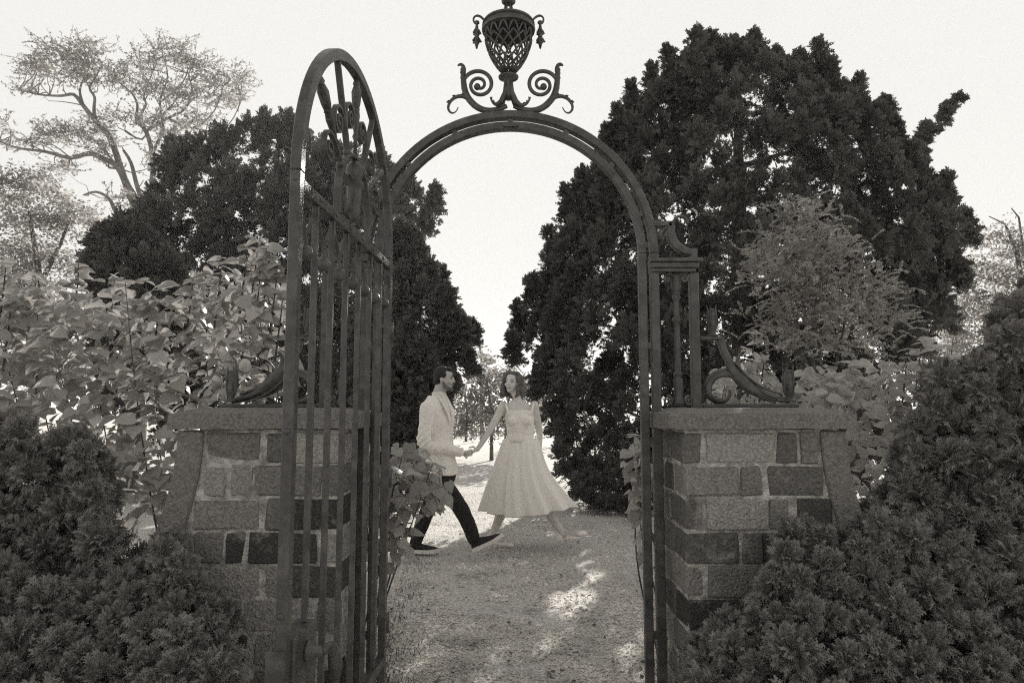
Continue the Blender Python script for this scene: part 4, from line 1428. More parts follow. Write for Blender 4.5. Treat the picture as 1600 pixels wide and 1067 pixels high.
for px, py in ((1003, 858), (1008, 866)):
    L.append((at(px, py - 6, 3.75), Vector((-.5, -.3, -.8))))
leafy_shrub('lilac_sapling', 'few lilac sprigs poking out behind right arch jamb', (at(1016, 640, 3.95).x, 3.95, 0), L, ST, 0.080)


# ------------------------------------------------------------------ foreground cypress shrubs
def clump_mesh(i):
    """rounded clump of shell-like fans, unit radius"""
    r = np.random.default_rng(500 + i)
    nf = 92
    d = unit(r.normal(size=(nf, 3)) + np.array([0, 0, .75]))
    base = d * (r.random((nf, 1)) ** .5 * .52) * np.array([1, 1, .9])
    dirv = unit(d + r.normal(size=(nf, 3)) * .28 + np.array([0, 0, .18]))
    nrm = unit(np.array([0, 0, 1.0]) + r.normal(size=(nf, 3)) * .55 + d * .25)
    x = unit(np.cross(dirv, nrm)); z = np.cross(x, dirv)
    size = .42 + .22 * r.random(nf)
    pv, pf = np.array(FANS[i % len(FANS)][0]), np.array(FANS[i % len(FANS)][1])
    Mx = np.stack([x, dirv, z], -1) * size[:, None, None]
    V = (np.einsum('nij,vj->nvi', Mx, pv) + base[:, None, :]).reshape(-1, 3)
    F = (pf[None] + (np.arange(nf) * len(pv))[:, None, None]).reshape(-1, 3)
    me = bpy.data.meshes.new('foliage_clump')
    me.from_pydata(V.tolist(), [], F.tolist())
    me.materials.append(M['cypress'])
    return me


def fan_shape(seed):
    r = random.Random(seed)
    vs, fs = [], []

    def lobe(p, a, L, w, lift):
        d = (math.sin(a), math.cos(a)); n = (d[1], -d[0])
        b = len(vs)
        for u, q in ((0, -.45), (.62, .9), (1.0, 0.0)):
            x, y = p[0] + d[0] * L * u + n[0] * w * q, p[1] + d[1] * L * u + n[1] * w * q
            vs.append((x, y, lift - .55 * x * x + .30 * y * y - .42 * y ** 4 + r.uniform(-.02, .02)))
        fs.append((b, b + 1, b + 2))
    for i in range(5):
        t = i / 5
        for s_ in (-1, 1):
            a = s_ * (1.0 - .5 * t) + r.uniform(-.12, .12)
            L = .58 * (1 - .5 * t) * r.uniform(.85, 1.15)
            p0 = (0, t * .86 + (.06 if s_ > 0 else 0))
            lobe(p0, a, L, .06, 0)
            for k in range(4):
                f = (k + 1) / 4.6
                p = (p0[0] + math.sin(a) * L * f, p0[1] + math.cos(a) * L * f)
                lobe(p, a + (s_ if k % 2 else -s_) * .62, L * .46 * (1.12 - f * .8), .068, 0)
    lobe((0, .05), 0, .95, .04, 0)
    for k in range(3):
        lobe((0, .62 + .1 * k), (-1) ** k * .4, .28, .05, 0)
    return vs, fs


FANS = [fan_shape(900 + i) for i in range(3)]
CLUMPS = [clump_mesh(i) for i in range(9)]


def fg_shrub(label, cx, Y, tufts, stems=6, grow=1.12):
    """tufts: list of (world centre, radius); the largest 300 are parts of their own"""
    b = at(cx, 640, Y)
    root = thing('dwarf_cypress', label, 'shrub', (b.x, Y, 0), 0, 'dwarf cypress bushes in front of the piers')
    for i, (c, rad) in enumerate(tufts[:300]):
        o = bpy.data.objects.new('foliage_clump', CLUMPS[i % 9])
        o.location = c - root.location
        lean = Vector((random.gauss(0, .25), random.gauss(-.30, .2), 1)).normalized()
        o.rotation_euler = (lean.to_track_quat('Z', 'Y').to_matrix() @ Matrix.Rotation(random.uniform(0, 2 * PI), 3, 'Z')).to_euler()
        k = rad * grow * random.uniform(.92, 1.1)
        o.scale = (k * random.uniform(.9, 1.1), k * random.uniform(.9, 1.1), k * random.uniform(.95, 1.3))
        link(o, root)
    for k in range(stems):
        c = random.choice(tufts)[0] - root.location
        pts = bez((random.gauss(0, .05), random.gauss(0.1, .05), -0.02), (c.x * .3, .12, c.z * .4), (c.x * .8, c.y * .6 + .08, c.z * .7), tuple(c), 8)
        MB().tube(pts, [.022 - .002 * j for j in range(9)], 6).build('stem', M['bark'], root, smooth=True)
    return root


def fill_tufts(top, px_rng, py_bot, Yf, n, r, seed, depth=0.55):
    rr = random.Random(seed)
    out_ = []
    tries = 0
    while len(out_) < n and tries < n * 60:
        tries += 1
        x = rr.uniform(*px_rng)
        yt = interp(top, x)
        y = rr.uniform(yt, py_bot)
        rad = rr.uniform(*r)
        t = (y - yt) / max(1, py_bot - yt)
        Y = Yf(x, t) + depth * rr.random() ** 1.6
        k = FPX / Y
        y2 = y + (rad * 1.12) * k
        if y2 < max(interp(top, x - rad * k), interp(top, x + rad * k)) + .25 * rad * k:
            continue
        p = at(x, y2, Y)
        if p.z < 0.05:
            continue
        if any((p - q).length < 0.74 * (rad + s_) for q, s_ in out_):
            continue
        out_.append((p, rad))
    return out_


low_r = [(1075, 1010), (1100, 965), (1130, 950), (1165, 925), (1190, 870), (1215, 812), (1255, 800), (1290, 812), (1330, 800), (1350, 775), (1400, 790), (1450, 800), (1520, 840), (1600, 830), (1700, 820)]
fg_shrub('knobbly dwarf cypress in front of the right pier, lower right corner', 1350, 2.45,
         fill_tufts(low_r, (1085, 1680), 1120, lambda x, t: 2.62 - .45 * t, 300, (.055, .10), 1))
hi_r = [(1370, 775), (1388, 705), (1394, 660), (1424, 648), (1432, 590), (1468, 556), (1496, 566), (1524, 545), (1533, 494), (1554, 474), (1562, 446), (1588, 446), (1604, 425), (1720, 400)]
fg_shrub('taller dark cypress bush at the right edge behind the knobbly one', 1540, 3.2,
         fill_tufts(hi_r, (1400, 1720), 860, lambda x, t: 3.0 - .2 * t, 260, (.065, .125), 2))
low_l = [(-80, 840), (0, 850), (40, 870), (80, 895), (130, 900), (165, 885), (200, 865), (230, 850), (262, 820), (285, 815), (300, 860), (330, 880), (355, 920), (370, 950)]
fg_shrub('knobbly dwarf cypress in front of the left pier, lower left corner', 160, 2.45,
         fill_tufts(low_l, (-60, 352), 1120, lambda x, t: 2.60 - .45 * t, 300, (.055, .10), 3))
hi_l = [(-80, 640), (0, 640), (40, 655), (75, 690), (100, 660), (150, 660), (175, 690), (188, 760), (200, 840)]
fg_shrub('taller dark cypress bush at the left edge under the lilac', 80, 3.1,
         fill_tufts(hi_l, (-90, 185), 930, lambda x, t: 2.95 - .2 * t, 200, (.065, .12), 4))

# grass growing along the path edge
N = 1500
gy = 3.5 + rng.random(N) ** 1.5 * 4.0
gx = np.where(rng.random(N) < 0.75, -0.70 + np.abs(rng.normal(size=N)) * 0.12 - 0.09 * (gy - 3.5), 0.82 - np.abs(rng.normal(size=N)) * 0.06 + 0.16 * (gy - 3.5))
gd = np.stack([rng.normal(size=N) * .45, rng.normal(size=N) * .45, np.ones(N)], 1)
o = scatter_mesh('path_grass', [(-.06, 0, 0), (.06, 0, 0), (.04, .6, .05), (0, 1, .22)], [(0, 1, 2, 3)],
                 frames(gd, 0.018 + .03 * rng.random(N)), np.stack([gx, gy, np.zeros(N)], 1), M['grass'])
tag(o, 'dark grass tufts along the edges of the path', 'grass', kind='stuff')

# ------------------------------------------------------------------ the couple
def face_frame(yaw, pitch=0.0, roll=0.0):
    """local x = right-hand side, y = forward, z = up for a head turned to a heading"""
    return Matrix.Rotation(yaw - PI / 2, 3, 'Z') @ Matrix.Rotation(pitch, 3, 'X') @ Matrix.Rotation(roll, 3, 'Y')


def head_shapes(mb, c, R, k=1.0, male=True):
    c = Vector(c)
    b = lambda p, r: mb.ball(c + R @ (Vector(p) * k), tuple(x * k for x in r), R, 18, 12)
    b((0, -.012, .030), (.074, .094, .088))
    b((0, .012, -.020), (.064, .080, .090))
    b((0, .030, -.072), (.046 if male else .040, .054, .044))
    b((0, .066, -.098), (.024 if male else .018, .022, .018))
    b((0, .078, .012), (.044, .016, .012))
    b((0, .090, -.010), (.0085, .016, .022)); b((0, .100, -.030), (.013, .014, .011))
    b((0, .080, -.062), (.024, .013, .014))
    for s in (-1, 1):
        b((s * .040, .062, -.032), (.022, .018, .020))
        b((s * .073, -.006, -.014), (.009, .020, .032))


def hand_shapes(mb, w, d, palm_n, k=1.0, curl=0.5, side=1):
    """palm, five fingers and thumb; w = wrist, d = pointing direction, palm_n = palm normal"""
    w = Vector(w); d = Vector(d).normalized(); n = Vector(palm_n); n = (n - d * n.dot(d)).normalized()
    s = d.cross(n) * side
    mb.tube([w - d * .01, w + d * .03 * k, w + d * .085 * k], [.021 * k, .030 * k, .032 * k], 10, 0.5)
    for i, (o, L) in enumerate(((-.027, .058), (-.009, .070), (.009, .075), (.026, .068))):
        p = w + d * .075 * k + s * o * k
        pts = [p]
        for j in range(3):
            a = curl * (j + 0.6) * .75
            p = p + (d * math.cos(a) + n * math.sin(a)) * L * k * (.42, .34, .28)[j]
            pts.append(p)
        mb.tube(pts, [.0095 * k, .009 * k, .0085 * k, .007 * k], 7)
        mb.ball(pts[-1], .007 * k, nu=7, nv=5)
    t0 = w + d * .025 * k + s * .026 * k
    mb.tube([t0, t0 + (d * .6 + s * .5 + n * .3) * .035 * k, t0 + (d * .85 + s * .2 + n * .5) * .068 * k], [.013 * k, .011 * k, .008 * k], 7)


def limb_vol(mb, pts, rad, n=12):
    mb.tube(pts, rad, n)
    for p, r in zip(pts, rad):
        mb.ball(p, r, nu=n, nv=8)


def smooth_path(pts, rad, m=5):
    P = [Vector(p) for p in pts]
    o, r = [], []
    for i in range(len(P) - 1):
        a, b = P[max(i - 1, 0)], P[min(i + 2, len(P) - 1)]
        for j in range(m):
            t = j / m
            t2, t3 = t * t, t ** 3
            o.append(0.5 * ((2 * P[i]) + (P[i + 1] - a) * t + (2 * a - 5 * P[i] + 4 * P[i + 1] - b) * t2 + (3 * P[i] - a - 3 * P[i + 1] + b) * t3))
            r.append(rad[i] + (rad[i + 1] - rad[i]) * t)
    o.append(P[-1]); r.append(rad[-1])
    return o, r


def shoe(mb_up, mb_sole, heel, toe_dir, up, L=0.29, k=1.0):
    h = Vector(heel); d = Vector(toe_dir).normalized(); u = Vector(up); u = (u - d * u.dot(d)).normalized()
    R = Matrix((d, u.cross(d), u)).transposed()
    rings = ((0.00, .030, .030), (.03, .036, .056), (.09, .038, .062), (.15, .042, .046), (.21, .046, .034), (.26, .040, .026), (L, .020, .016))
    vs, fs = [], []
    n = 12
    for x, hw, hh in rings:
        for j in range(n):
            a = 2 * PI * j / n
            vs.append(h + R @ Vector((x * k, hw * math.cos(a) * k, (max(0.0, math.sin(a)) * hh * 1.15 + .030) * k)))
    m = len(rings)
    fs = [(i * n + j, i * n + (j + 1) % n, (i + 1) * n + (j + 1) % n, (i + 1) * n + j) for i in range(m - 1) for j in range(n)]
    fs += [tuple(range(n)), tuple((m - 1) * n + j for j in range(n))]
    mb_up.add(vs, fs)
    so_ = [(-.004, .030), (.03, .040), (.09, .040), (.15, .045), (.21, .049), (.26, .042), (L + .006, .016)]
    vs = []
    for x, hw in so_:
        lift = .012 * max(0, (x - .2) / .09)
        for y, z in ((-hw - .004, 0), (hw + .004, 0), (hw + .004, .034), (-hw - .004, .034)):
            vs.append(h + R @ Vector((x * k, y * k, (z + lift) * k)))
    m = len(so_)
    fs = [(i * 4 + j, i * 4 + (j + 1) % 4, (i + 1) * 4 + (j + 1) % 4, (i + 1) * 4 + j) for i in range(m - 1) for j in range(4)]
    fs += [(0, 1, 2, 3), tuple((m - 1) * 4 + j for j in range(4))]
    mb_sole.add(vs, fs)


# ---- man, striding to the right in profile
MY = 6.62
HOLD = at(736, 710, 6.70)                                   # where the two hands meet
mroot_p = at(690, 640, MY)
MAN = thing('person', 'bearded man in pale jacket and dark trousers striding right', 'person', (mroot_p.x, MY, 0))
ml = lambda px, py, dy=0.0: at(px, py, MY + dy) - MAN.location
yaw_m = math.radians(-24)
fwd = Vector((math.cos(yaw_m), math.sin(yaw_m), 0)); rgt = Vector((math.sin(yaw_m), -math.cos(yaw_m), 0))
HC_M = ml(694, 591)
RH = face_frame(math.radians(-8), math.radians(-2))
hipc, chest, neck = ml(688, 735), ml(683, 655), ml(684, 617)
body = MB()
head_shapes(body, HC_M, RH, 0.98)
limb_vol(body, [HC_M + RH @ Vector((0, -.025, -.07)), neck + Vector((.005, 0, .0)), neck + Vector((-.005, 0, -.05))], [.056, .057, .058])
body.loft([(hipc + Vector((0, 0, -.10)), .15, .105, yaw_m + PI / 2), (hipc, .165, .12, yaw_m + PI / 2), (ml(686, 705), .15, .11, yaw_m + PI / 2), (ml(684, 680), .16, .12, yaw_m + PI / 2),
           (chest, .17, .112, yaw_m + PI / 2), (ml(683, 639), .165, .092, yaw_m + PI / 2), (ml(684, 631), .11, .07, yaw_m + PI / 2), (ml(684, 620), .058, .056, yaw_m + PI / 2)])
sh_n = ml(682, 636) + rgt * .180; sh_f = ml(682, 636) - rgt * .180
el_n = ml(664, 694, -.24); wr_n = ml(717, 706, -.05)
hold = HOLD - MAN.location
el_f = sh_f + Vector((-.06, .05, -.30)); wr_f = el_f + Vector((.10, .03, -.24))
for pts, rd in (((sh_n, el_n, wr_n), (.046, .034, .026)), ((sh_f, el_f, wr_f), (.046, .034, .026))):
    o_, r_ = smooth_path(pts, rd)
    limb_vol(body, o_, r_)
hand_shapes(body, wr_n, hold - wr_n + Vector((.02, .0, -.01)), (0.1, .9, -.3), 1.08, .6, 1)
hand_shapes(body, wr_f, (.15, 0, -1), (-.4, -.9, 0), 1.0, .5, 1)
hip_n, hip_f = hipc + rgt * .09 + Vector((0, 0, -.05)), hipc - rgt * .09 + Vector((0, 0, -.05))
kn_n, an_n = ml(719, 793, -.12), ml(745, 845, -.12)
kn_f, an_f = ml(668, 798, .10), ml(650, 846, .10)
for pts in ((hip_n, kn_n, an_n), (hip_f, kn_f, an_f)):
    o_, r_ = smooth_path(pts, (.085, .056, .040))
    limb_vol(body, o_, r_)
remesh(body, 'body', M['skin_m'], MAN, 0.0065, 3, None, 0.35)
tr_ = MB()
for pts in ((hip_n, kn_n, an_n + Vector((-.02, 0, .01))), (hip_f, kn_f, an_f + Vector((-.005, 0, -.015)))):
    o_, r_ = smooth_path(pts, (.106, .074, .057))
    limb_vol(tr_, o_, r_)
tr_.loft([(hipc + Vector((0, 0, -.11)), .165, .125, yaw_m + PI / 2), (hipc, .178, .135, yaw_m + PI / 2), (ml(687, 712), .165, .125, yaw_m + PI / 2)])
remesh(tr_, 'trousers', M['trousers'], MAN, 0.010, 3,
       lambda p: 0.006 * noise.noise(Vector((p[0] * 9, p[1] * 9, p[2] * 5))) + 0.004 * noise.noise(Vector((p[0] * 22, p[1] * 22, p[2] * 14))))
jk = MB()
jy = yaw_m + PI / 2
jk.loft([(ml(690, 741), .196, .156, jy), (ml(688, 722), .186, .144, jy), (ml(686, 700), .168, .130, jy), (ml(684, 680), .172, .130, jy), (chest, .196, .138, jy),
         (ml(682, 640), .206, .122, jy), (ml(682, 631), .170, .104, jy), (ml(682, 624), .120, .088, jy), (ml(682, 619), .088, .078, jy)])


def cloth(p):
    v = Vector(p)
    return 0.007 * noise.noise(Vector((v.x * 6 + v.z * 3, v.y * 6, v.z * 7))) + 0.008 * noise.noise(Vector((v.x * 16, v.y * 16, v.z * 20 + v.x * 12)))


jacket = remesh(jk, 'jacket', M['jacket'], MAN, 0.010, 2, cloth)
for sh_, el_, wr_ in ((sh_n, el_n, wr_n), (sh_f, el_f, wr_f)):
    slv = MB()
    o_, r_ = smooth_path((sh_ + Vector((0, 0, -.012)), sh_.lerp(el_, .5), el_, el_.lerp(wr_, .55), wr_), (.067, .067, .063, .056, .046))
    limb_vol(slv, o_, r_)

    def creases(p, el_=el_):
        v = Vector(p)
        k = math.exp(-((v - el_).length / .12) ** 2)
        return .008 * noise.noise(Vector((v.x * 12, v.y * 12, v.z * 12))) + .010 * k * math.sin((v.x - v.z) * 95) + .004 * noise.noise(v * 30)
    remesh(slv, 'sleeve', M['jacket'], MAN, 0.008, 2, creases).parent = jacket
# front panels that open over the hip, lapel, pocket, collar
fr = ml(690, 640) + fwd * .13
pan = MB()
edge = [ml(691, 642) + fwd * .118 + rgt * .02, ml(693, 665) + fwd * .140 + rgt * .015, ml(694, 690) + fwd * .142 + rgt * .015, ml(697, 715) + fwd * .148 + rgt * .03, ml(702, 738) + fwd * .150 + rgt * .06]
lap = MB()
for q in (1, -1):
    pts = [neck + fwd * .045 + rgt * q * .075 + Vector((0, 0, .0)), chest + Vector((0, 0, .06)) + fwd * .142 + rgt * q * .055, chest + Vector((0, 0, -.06)) + fwd * .160 + rgt * q * .018]
    wv = [rgt * q * .020 + Vector((0, 0, -.01)), rgt * q * .042 + Vector((0, 0, .02)), rgt * q * .006]
    vs = []
    for p, w_ in zip(pts, wv):
        vs += [p - w_ * .65, p + w_ * .65, p + w_ * .65 + fwd * .006 + Vector((0, 0, .003)), p - w_ * .65 + fwd * .006]
    fs = [(i * 4 + j, i * 4 + (j + 1) % 4, (i + 1) * 4 + (j + 1) % 4, (i + 1) * 4 + j) for i in range(2) for j in range(4)] + [(3, 2, 1, 0), (8, 9, 10, 11)]
    MB().add(vs, fs).build('lapel', M['jacket'], jacket)
sf = MB()
sf.loft([(chest + Vector((0, 0, -.02)) + fwd * .055, .05, .098, jy), (ml(684, 640) + fwd * .045, .065, .078, jy), (ml(685, 625) + fwd * .02, .072, .072, jy), (neck + fwd * .012 + Vector((0, 0, .012)), .070, .068, jy), (neck + fwd * .008 + Vector((0, 0, .026)), .066, .064, jy)])
shirt = remesh(sf, 'shirt', M['shirt'], MAN, 0.008, 2)
for q in (1, -1):
    cp = neck + fwd * .068 + rgt * q * .03
    MB().add([cp + Vector((0, 0, .03)), cp + rgt * q * .035 - fwd * .03 + Vector((0, 0, .034)), cp + rgt * q * .03 - fwd * .005 + Vector((0, 0, -.012)), cp + fwd * .012 + Vector((0, 0, -.026)),
              cp + Vector((0, 0, .03)) + fwd * .004, cp + rgt * q * .037 - fwd * .028 + Vector((0, 0, .034)), cp + rgt * q * .032 + Vector((0, 0, -.012)), cp + fwd * .018 + Vector((0, 0, -.026))],
             [(0, 1, 2, 3), (7, 6, 5, 4), (0, 4, 5, 1), (1, 5, 6, 2), (2, 6, 7, 3), (3, 7, 4, 0)]).build('collar', M['shirt'], shirt)
pk = ml(694, 712) + rgt * .150 + fwd * .02
MB().box(pk, (.13, .012, .035), Matrix.Rotation(yaw_m, 3, 'Z') @ Matrix.Rotation(.2, 3, 'Y')).build('pocket_flap', M['jacket'], jacket, bevel=.003)
hm = MB()
hb = lambda p, r: hm.ball(HC_M + RH @ Vector(p), r, RH, 18, 12)
hb((0, -.022, .036), (.077, .092, .082)); hb((0, .040, .082), (.054, .042, .028)); hb((0, -.048, -.012), (.072, .056, .066))
hb((.070, -.010, .030), (.010, .040, .040)); hb((-.070, -.010, .030), (.010, .040, .040)); hb((0, .060, .088), (.040, .022, .016))
remesh(hm, 'hair', M['hair_m'], MAN, .006, 2, lambda p: .0025 * noise.noise(Vector(p) * 70))
bd = MB()
for s in (-1, 1):
    o_, r_ = smooth_path([HC_M + RH @ Vector((s * .063, .002, -.035)), HC_M + RH @ Vector((s * .055, .030, -.080)), HC_M + RH @ Vector((s * .026, .068, -.100)), HC_M + RH @ Vector((0, .080, -.104))], (.010, .018, .018, .016), 4)
    limb_vol(bd, o_, r_, 8)
o_, r_ = smooth_path([HC_M + RH @ Vector((-.026, .080, -.056)), HC_M + RH @ Vector((0, .093, -.047)), HC_M + RH @ Vector((.026, .080, -.056))], (.006, .007, .006), 4)
limb_vol(bd, o_, r_, 6)
remesh(bd, 'beard', M['hair_w'], MAN, .005, 2, lambda p: .0015 * noise.noise(Vector(p) * 90))
for s in (-1, 1):
    MB().ball(HC_M + RH @ Vector((s * .033, .079, .000)), (.010, .006, .007), RH, 8, 6).build('eye', M['eye'], MAN, smooth=True)
    MB().tube([HC_M + RH @ Vector((s * .016, .093, .018)), HC_M + RH @ Vector((s * .034, .090, .023)), HC_M + RH @ Vector((s * .052, .076, .017))], [.004, .005, .002], 6).build('eyebrow', M['hair_m'], MAN, smooth=True)
MB().ball(HC_M + RH @ Vector((0, .091, -.066)), (.020, .006, .006), RH, 10, 6).build('mouth', M['lip'], MAN, smooth=True)
u1, s1 = MB(), MB()
shoe(u1, s1, ml(637, 863, .10), (1, -.12, 0), (0, 0, 1), .30)
p_ = u1.build('shoe', M['shoe'], MAN, smooth=True); s1.build('sole', M['sole'], p_)
u1, s1 = MB(), MB()
shoe(u1, s1, ml(741, 861, -.12), (1, -.22, .48), (-.5, 0, 1), .30)
p_ = u1.build('shoe', M['shoe'], MAN, smooth=True); s1.build('sole', M['sole'], p_)

# ---- woman, stepping to the right and looking back at him
WY = 6.98
WOMAN = thing('person', 'smiling woman with curly shoulder length hair in white sleeveless dress', 'person', (at(812, 640, WY).x, WY, 0))
wl = lambda px, py, dy=0.0: at(px, py, WY + dy) - WOMAN.location
yw = math.radians(-72)                                     # chest faces the camera, a little to the right
HC_W = wl(801, 597)
RW = face_frame(math.radians(-116), math.radians(2), math.radians(-6))
body = MB()
head_shapes(body, HC_W, RW, 0.93, False)
nk = wl(810, 622)
limb_vol(body, [HC_W + RW @ Vector((0, -.02, -.06)), nk, nk + Vector((0, 0, -.05))], [.046, .047, .056])
wy = yw + PI / 2
body.loft([(wl(815, 745), .165, .12, wy), (wl(815, 720), .165, .12, wy), (wl(814, 690), .125, .095, wy), (wl(813, 668), .135, .105, wy), (wl(812, 652), .145, .105, wy), (wl(811, 637), .150, .075, wy), (wl(810, 629), .095, .055, wy), (wl(810, 624), .05, .045, wy)])
for q in (-1, 1):
    body.ball(wl(812 + q * 11, 657, -.085), (.055, .05, .055))
s_r, e_r, w_r = wl(786, 634, -.02), wl(766, 671, -.14), wl(746, 702, -.20)
s_l, e_l, w_l = wl(835, 633, .0), wl(843, 678, .03), wl(841, 713, -.06)
for pts in ((s_r, e_r, w_r), (s_l, e_l, w_l)):
    o_, r_ = smooth_path(pts, (.044, .033, .022)); limb_vol(body, o_, r_)
holdw = HOLD - WOMAN.location
hand_shapes(body, w_r, holdw - w_r + Vector((-.02, 0, .01)), (.2, .9, .3), 1.0, .5, -1)
hand_shapes(body, w_l, (-.10, -.05, -1), (-.7, -.5, 0), .9, .45, 1)
h_b, k_b, a_b = wl(808, 740), wl(788, 790, .02), wl(769, 836, .05)
h_f, k_f, a_f = wl(822, 740), wl(850, 788, -.06), wl(879, 833, -.06)
for pts in ((h_b, k_b, a_b), (h_f, k_f, a_f)):
    mid = Vector(pts[1]).lerp(Vector(pts[2]), .35)
    o_, r_ = smooth_path((pts[0], pts[1], mid, pts[2]), (.080, .050, .052, .030)); limb_vol(body, o_, r_)
# feet
ft_b = wl(797, 849, .02); ft_f = wl(912, 832, -.14)
for a_, t_ in ((a_b, ft_b), (a_f, ft_f)):
    o_, r_ = smooth_path((a_ + Vector((-.02, 0, -.02)), a_.lerp(t_, .55) + Vector((0, 0, -.0)), t_), (.030, .032, .018)); limb_vol(body, o_, r_)
remesh(body, 'body', M['skin_w'], WOMAN, 0.0065, 3, None, 0.45)
bo = MB()
bo.loft([(wl(813, 686), .130, .104, wy), (wl(813, 668), .142, .116, wy), (wl(812, 655), .152, .118, wy), (wl(812, 646), .150, .108, wy), (wl(812, 641), .146, .096, wy)])
for q in (-1, 1):
    bo.ball(wl(812 + q * 11, 657, -.087), (.060, .054, .058))
bod = remesh(bo, 'bodice', M['dress'], WOMAN, 0.007, 3, lambda p: .0012 * math.sin(p[2] * 230 + 2 * math.sin(p[0] * 20)) + .005 * noise.noise(Vector((p[0] * 14, p[1] * 14, p[2] * 34))))
for px0, px1 in ((795, 789), (830, 835)):
    pts = bez(tuple(wl(px0, 648, -.125)), tuple(wl((px0 + px1) / 2, 636, -.12)), tuple(wl(px1, 622, -.06)), tuple(wl(px1, 640, .09)), 12)
    MB().tube(pts, .013, 8, 0.5).build('strap', M['dress'], bod, smooth=True)
# full pleated skirt blown to the right
rows = [(682, 787, 841, .105), (690, 785, 843, .12), (708, 779, 847, .17), (733, 771, 854, .22), (758, 762, 870, .27), (780, 756, 888, .30), (795, 752, 901, .32)]
NS = 144
sk = MB()
vs = []
for j, (y, l, r, dp) in enumerate(rows):
    t = j / (len(rows) - 1)
    for k in range(NS):
        a = 2 * PI * k / NS
        fold = 1 + (.02 + .10 * t ** .8) * (math.sin(a * 13 + 1.6 * math.sin(a * 2) + .7 * t) * .6 + math.sin(a * 22 + 2 + .9 * t + math.sin(3 * a)) * .4)
        cx, hw = (l + r) / 2, (r - l) / 2
        # hem dips in the middle and lifts at the blown side
        yy = y + t * (8 * math.sin(a * 3 + 1) * .3 - 9 * max(0, math.cos(a)) ** 2 + 4)
        c = wl(cx + math.cos(a) * hw * fold, yy)
        vs.append((c.x, math.sin(a) * dp * fold, c.z))
fs = [(j * NS + k, j * NS + (k + 1) % NS, (j + 1) * NS + (k + 1) % NS, (j + 1) * NS + k) for j in range(len(rows) - 1) for k in range(NS)]
fs.append(tuple(range(NS - 1, -1, -1)))
sk.add(vs, fs)
skirt = sk.build('skirt', M['dress'], WOMAN, smooth=True)
sol = skirt.modifiers.new('cloth', 'SOLIDIFY'); sol.thickness = .006
sub = skirt.modifiers.new('soft', 'SUBSURF'); sub.levels = 1; sub.render_levels = 1
MB().loft([(wl(813, 691), .146, .120, wy), (wl(813, 686), .147, .121, wy), (wl(813, 680), .143, .117, wy)], 28).build('waistband', M['dress'], WOMAN, smooth=True)
# curly hair: a soft cap with hanging locks
hw_ = MB()
hb = lambda p, r: hw_.ball(HC_W + RW @ (Vector(p) * .95), r, RW, 16, 11)
hb((0, -.030, .040), (.084, .088, .078)); hb((0, -.055, -.02), (.088, .060, .085)); hb((.03, .02, .094), (.050, .055, .022)); hb((-.03, .02, .094), (.050, .055, .022))
rh = random.Random(4)
for k in range(60):
    a = rh.uniform(.10 * PI, .90 * PI)
    x0, y0 = math.cos(a) * .094, -math.sin(a) * .09 + .035
    L = rh.uniform(.15, .23)
    pts, rr_ = [], []
    ph = rh.uniform(0, 6)
    for i in range(15):
        t = i / 14
        pts.append(HC_W + RW @ Vector((x0 * (1 + .40 * t) + .017 * math.cos(ph + t * 15), y0 - .02 * t + .013 * math.sin(ph + t * 15), .065 - L * t)))
        rr_.append(.014 * (1 - .4 * t))
    hw_.tube(pts, rr_, 6)
for s in (-1, 1):
    for k in range(5):
        ph = rh.uniform(0, 6)
        pts = [HC_W + RW @ Vector((s * (.066 + .022 * math.sin(PI * min(1, t * 1.2)) + .006 * k * .6) + .009 * math.cos(ph + t * 13), .035 - .012 * k + .010 * math.sin(ph + t * 13), .075 - .23 * t)) for t in [i / 14 for i in range(15)]]
        hw_.tube(pts, [.012] * 10 + [.011, .010, .009, .008, .006], 6)
remesh(hw_, 'hair', M['hair_w'], WOMAN, .006, 1, lambda p: .007 * noise.noise(Vector(p) * 38) + .003 * noise.noise(Vector(p) * 90))
for s in (-1, 1):
    MB().ball(HC_W + RW @ Vector((s * .031, .0745, .000)), (.010, .006, .006), RW, 8, 6).build('eye', M['eye'], WOMAN, smooth=True)
    MB().tube([HC_W + RW @ Vector((s * .014, .086, .019)), HC_W + RW @ Vector((s * .032, .084, .024)), HC_W + RW @ Vector((s * .048, .070, .018))], [.003, .0035, .002], 6).build('eyebrow', M['hair_w'], WOMAN, smooth=True)
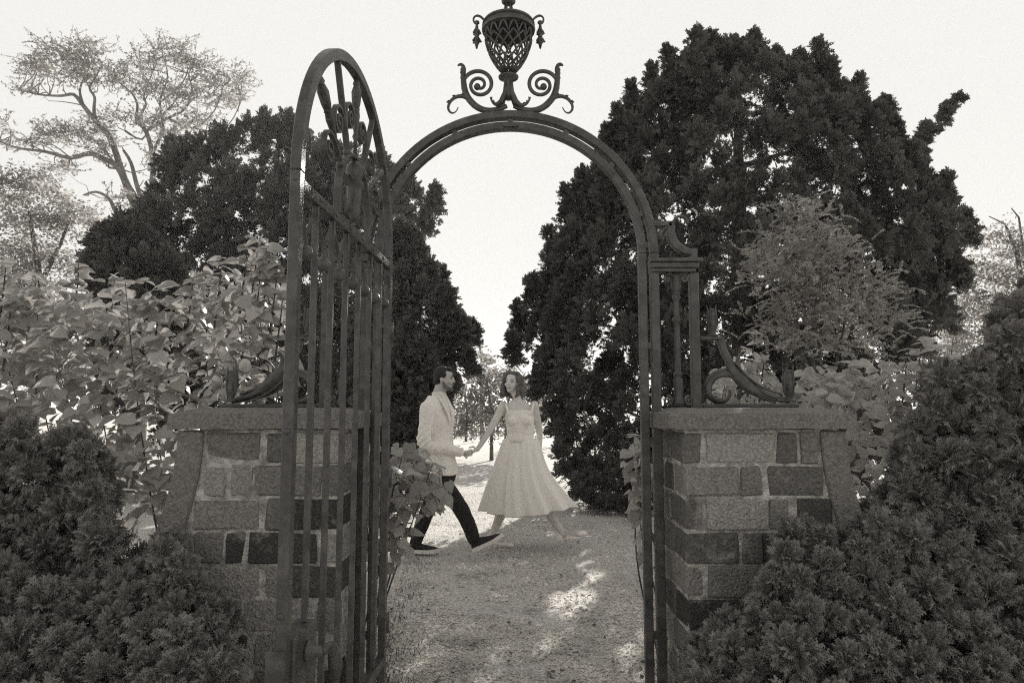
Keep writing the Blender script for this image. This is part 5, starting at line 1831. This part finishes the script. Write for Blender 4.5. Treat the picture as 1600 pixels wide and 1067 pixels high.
MB().ball(HC_W + RW @ Vector((0, .0855, -.058)), (.022, .006, .0085), RW, 10, 6).build('lips', M['lip'], WOMAN, smooth=True)
MB().ball(HC_W + RW @ Vector((0, .0905, -.057)), (.016, .004, .0042), RW, 10, 6).build('teeth', M['teeth'], WOMAN, smooth=True)
for a_, t_, nm in ((a_b, ft_b, 0), (a_f, ft_f, 1)):
    d_ = (t_ - a_).normalized()
    sh_ = MB()
    hl = a_ + Vector((-.030, 0, -.040)) if nm else a_ + Vector((-.03, 0, -.035))
    sh_.ball(hl, (.042, .042, .048))
    sh_.ball(hl.lerp(t_, .5) + Vector((0, 0, -.022)), (.070, .040, .020), Matrix.Rotation(-math.asin(max(-.9, min(.9, d_.z))) * .6, 3, 'Y'))
    sh_.ball(t_ + Vector((-.02, 0, -.006)), (.056, .042, .026), Matrix.Rotation(-math.asin(max(-.9, min(.9, d_.z))) * .6, 3, 'Y'))
    so2 = remesh(sh_, 'shoe', M['wshoe'], WOMAN, .006, 3)
    MB().tube([a_ + Vector((math.cos(q) * .036, math.sin(q) * .036, .012 * math.cos(q))) for q in [2 * PI * i / 14 for i in range(15)]], .006, 6).build('ankle_strap', M['wshoe'], so2, smooth=True)
MB().tube([w_r + Vector((math.cos(q) * .020 + .01, math.sin(q) * .026, .02 * math.cos(q))) for q in [2 * PI * i / 14 for i in range(15)]], .0045, 6).build('bracelet', M['wshoe'], WOMAN, smooth=True)



# ------------------------------------------------------------------ thin summer haze in the air
hz = MB().box((0, 350, 6.5), (1700, 1100, 15.6)).build('haze', M['shirt'])
hz.data.materials.clear()
hmat = bpy.data.materials.new('haze'); hmat.use_nodes = True
ht = hmat.node_tree
for n in list(ht.nodes):
    ht.nodes.remove(n)
ho = ht.nodes.new('ShaderNodeOutputMaterial')
pv_ = ht.nodes.new('ShaderNodeVolumePrincipled')
pv_.inputs['Color'].default_value = (0.98, 0.965, 0.94, 1)
pv_.inputs['Density'].default_value = 0.0015
pv_.inputs['Anisotropy'].default_value = 0.3
ht.links.new(pv_.outputs[0], ho.inputs['Volume'])
hz.data.materials.append(hmat)
tag(hz, kind='stuff')
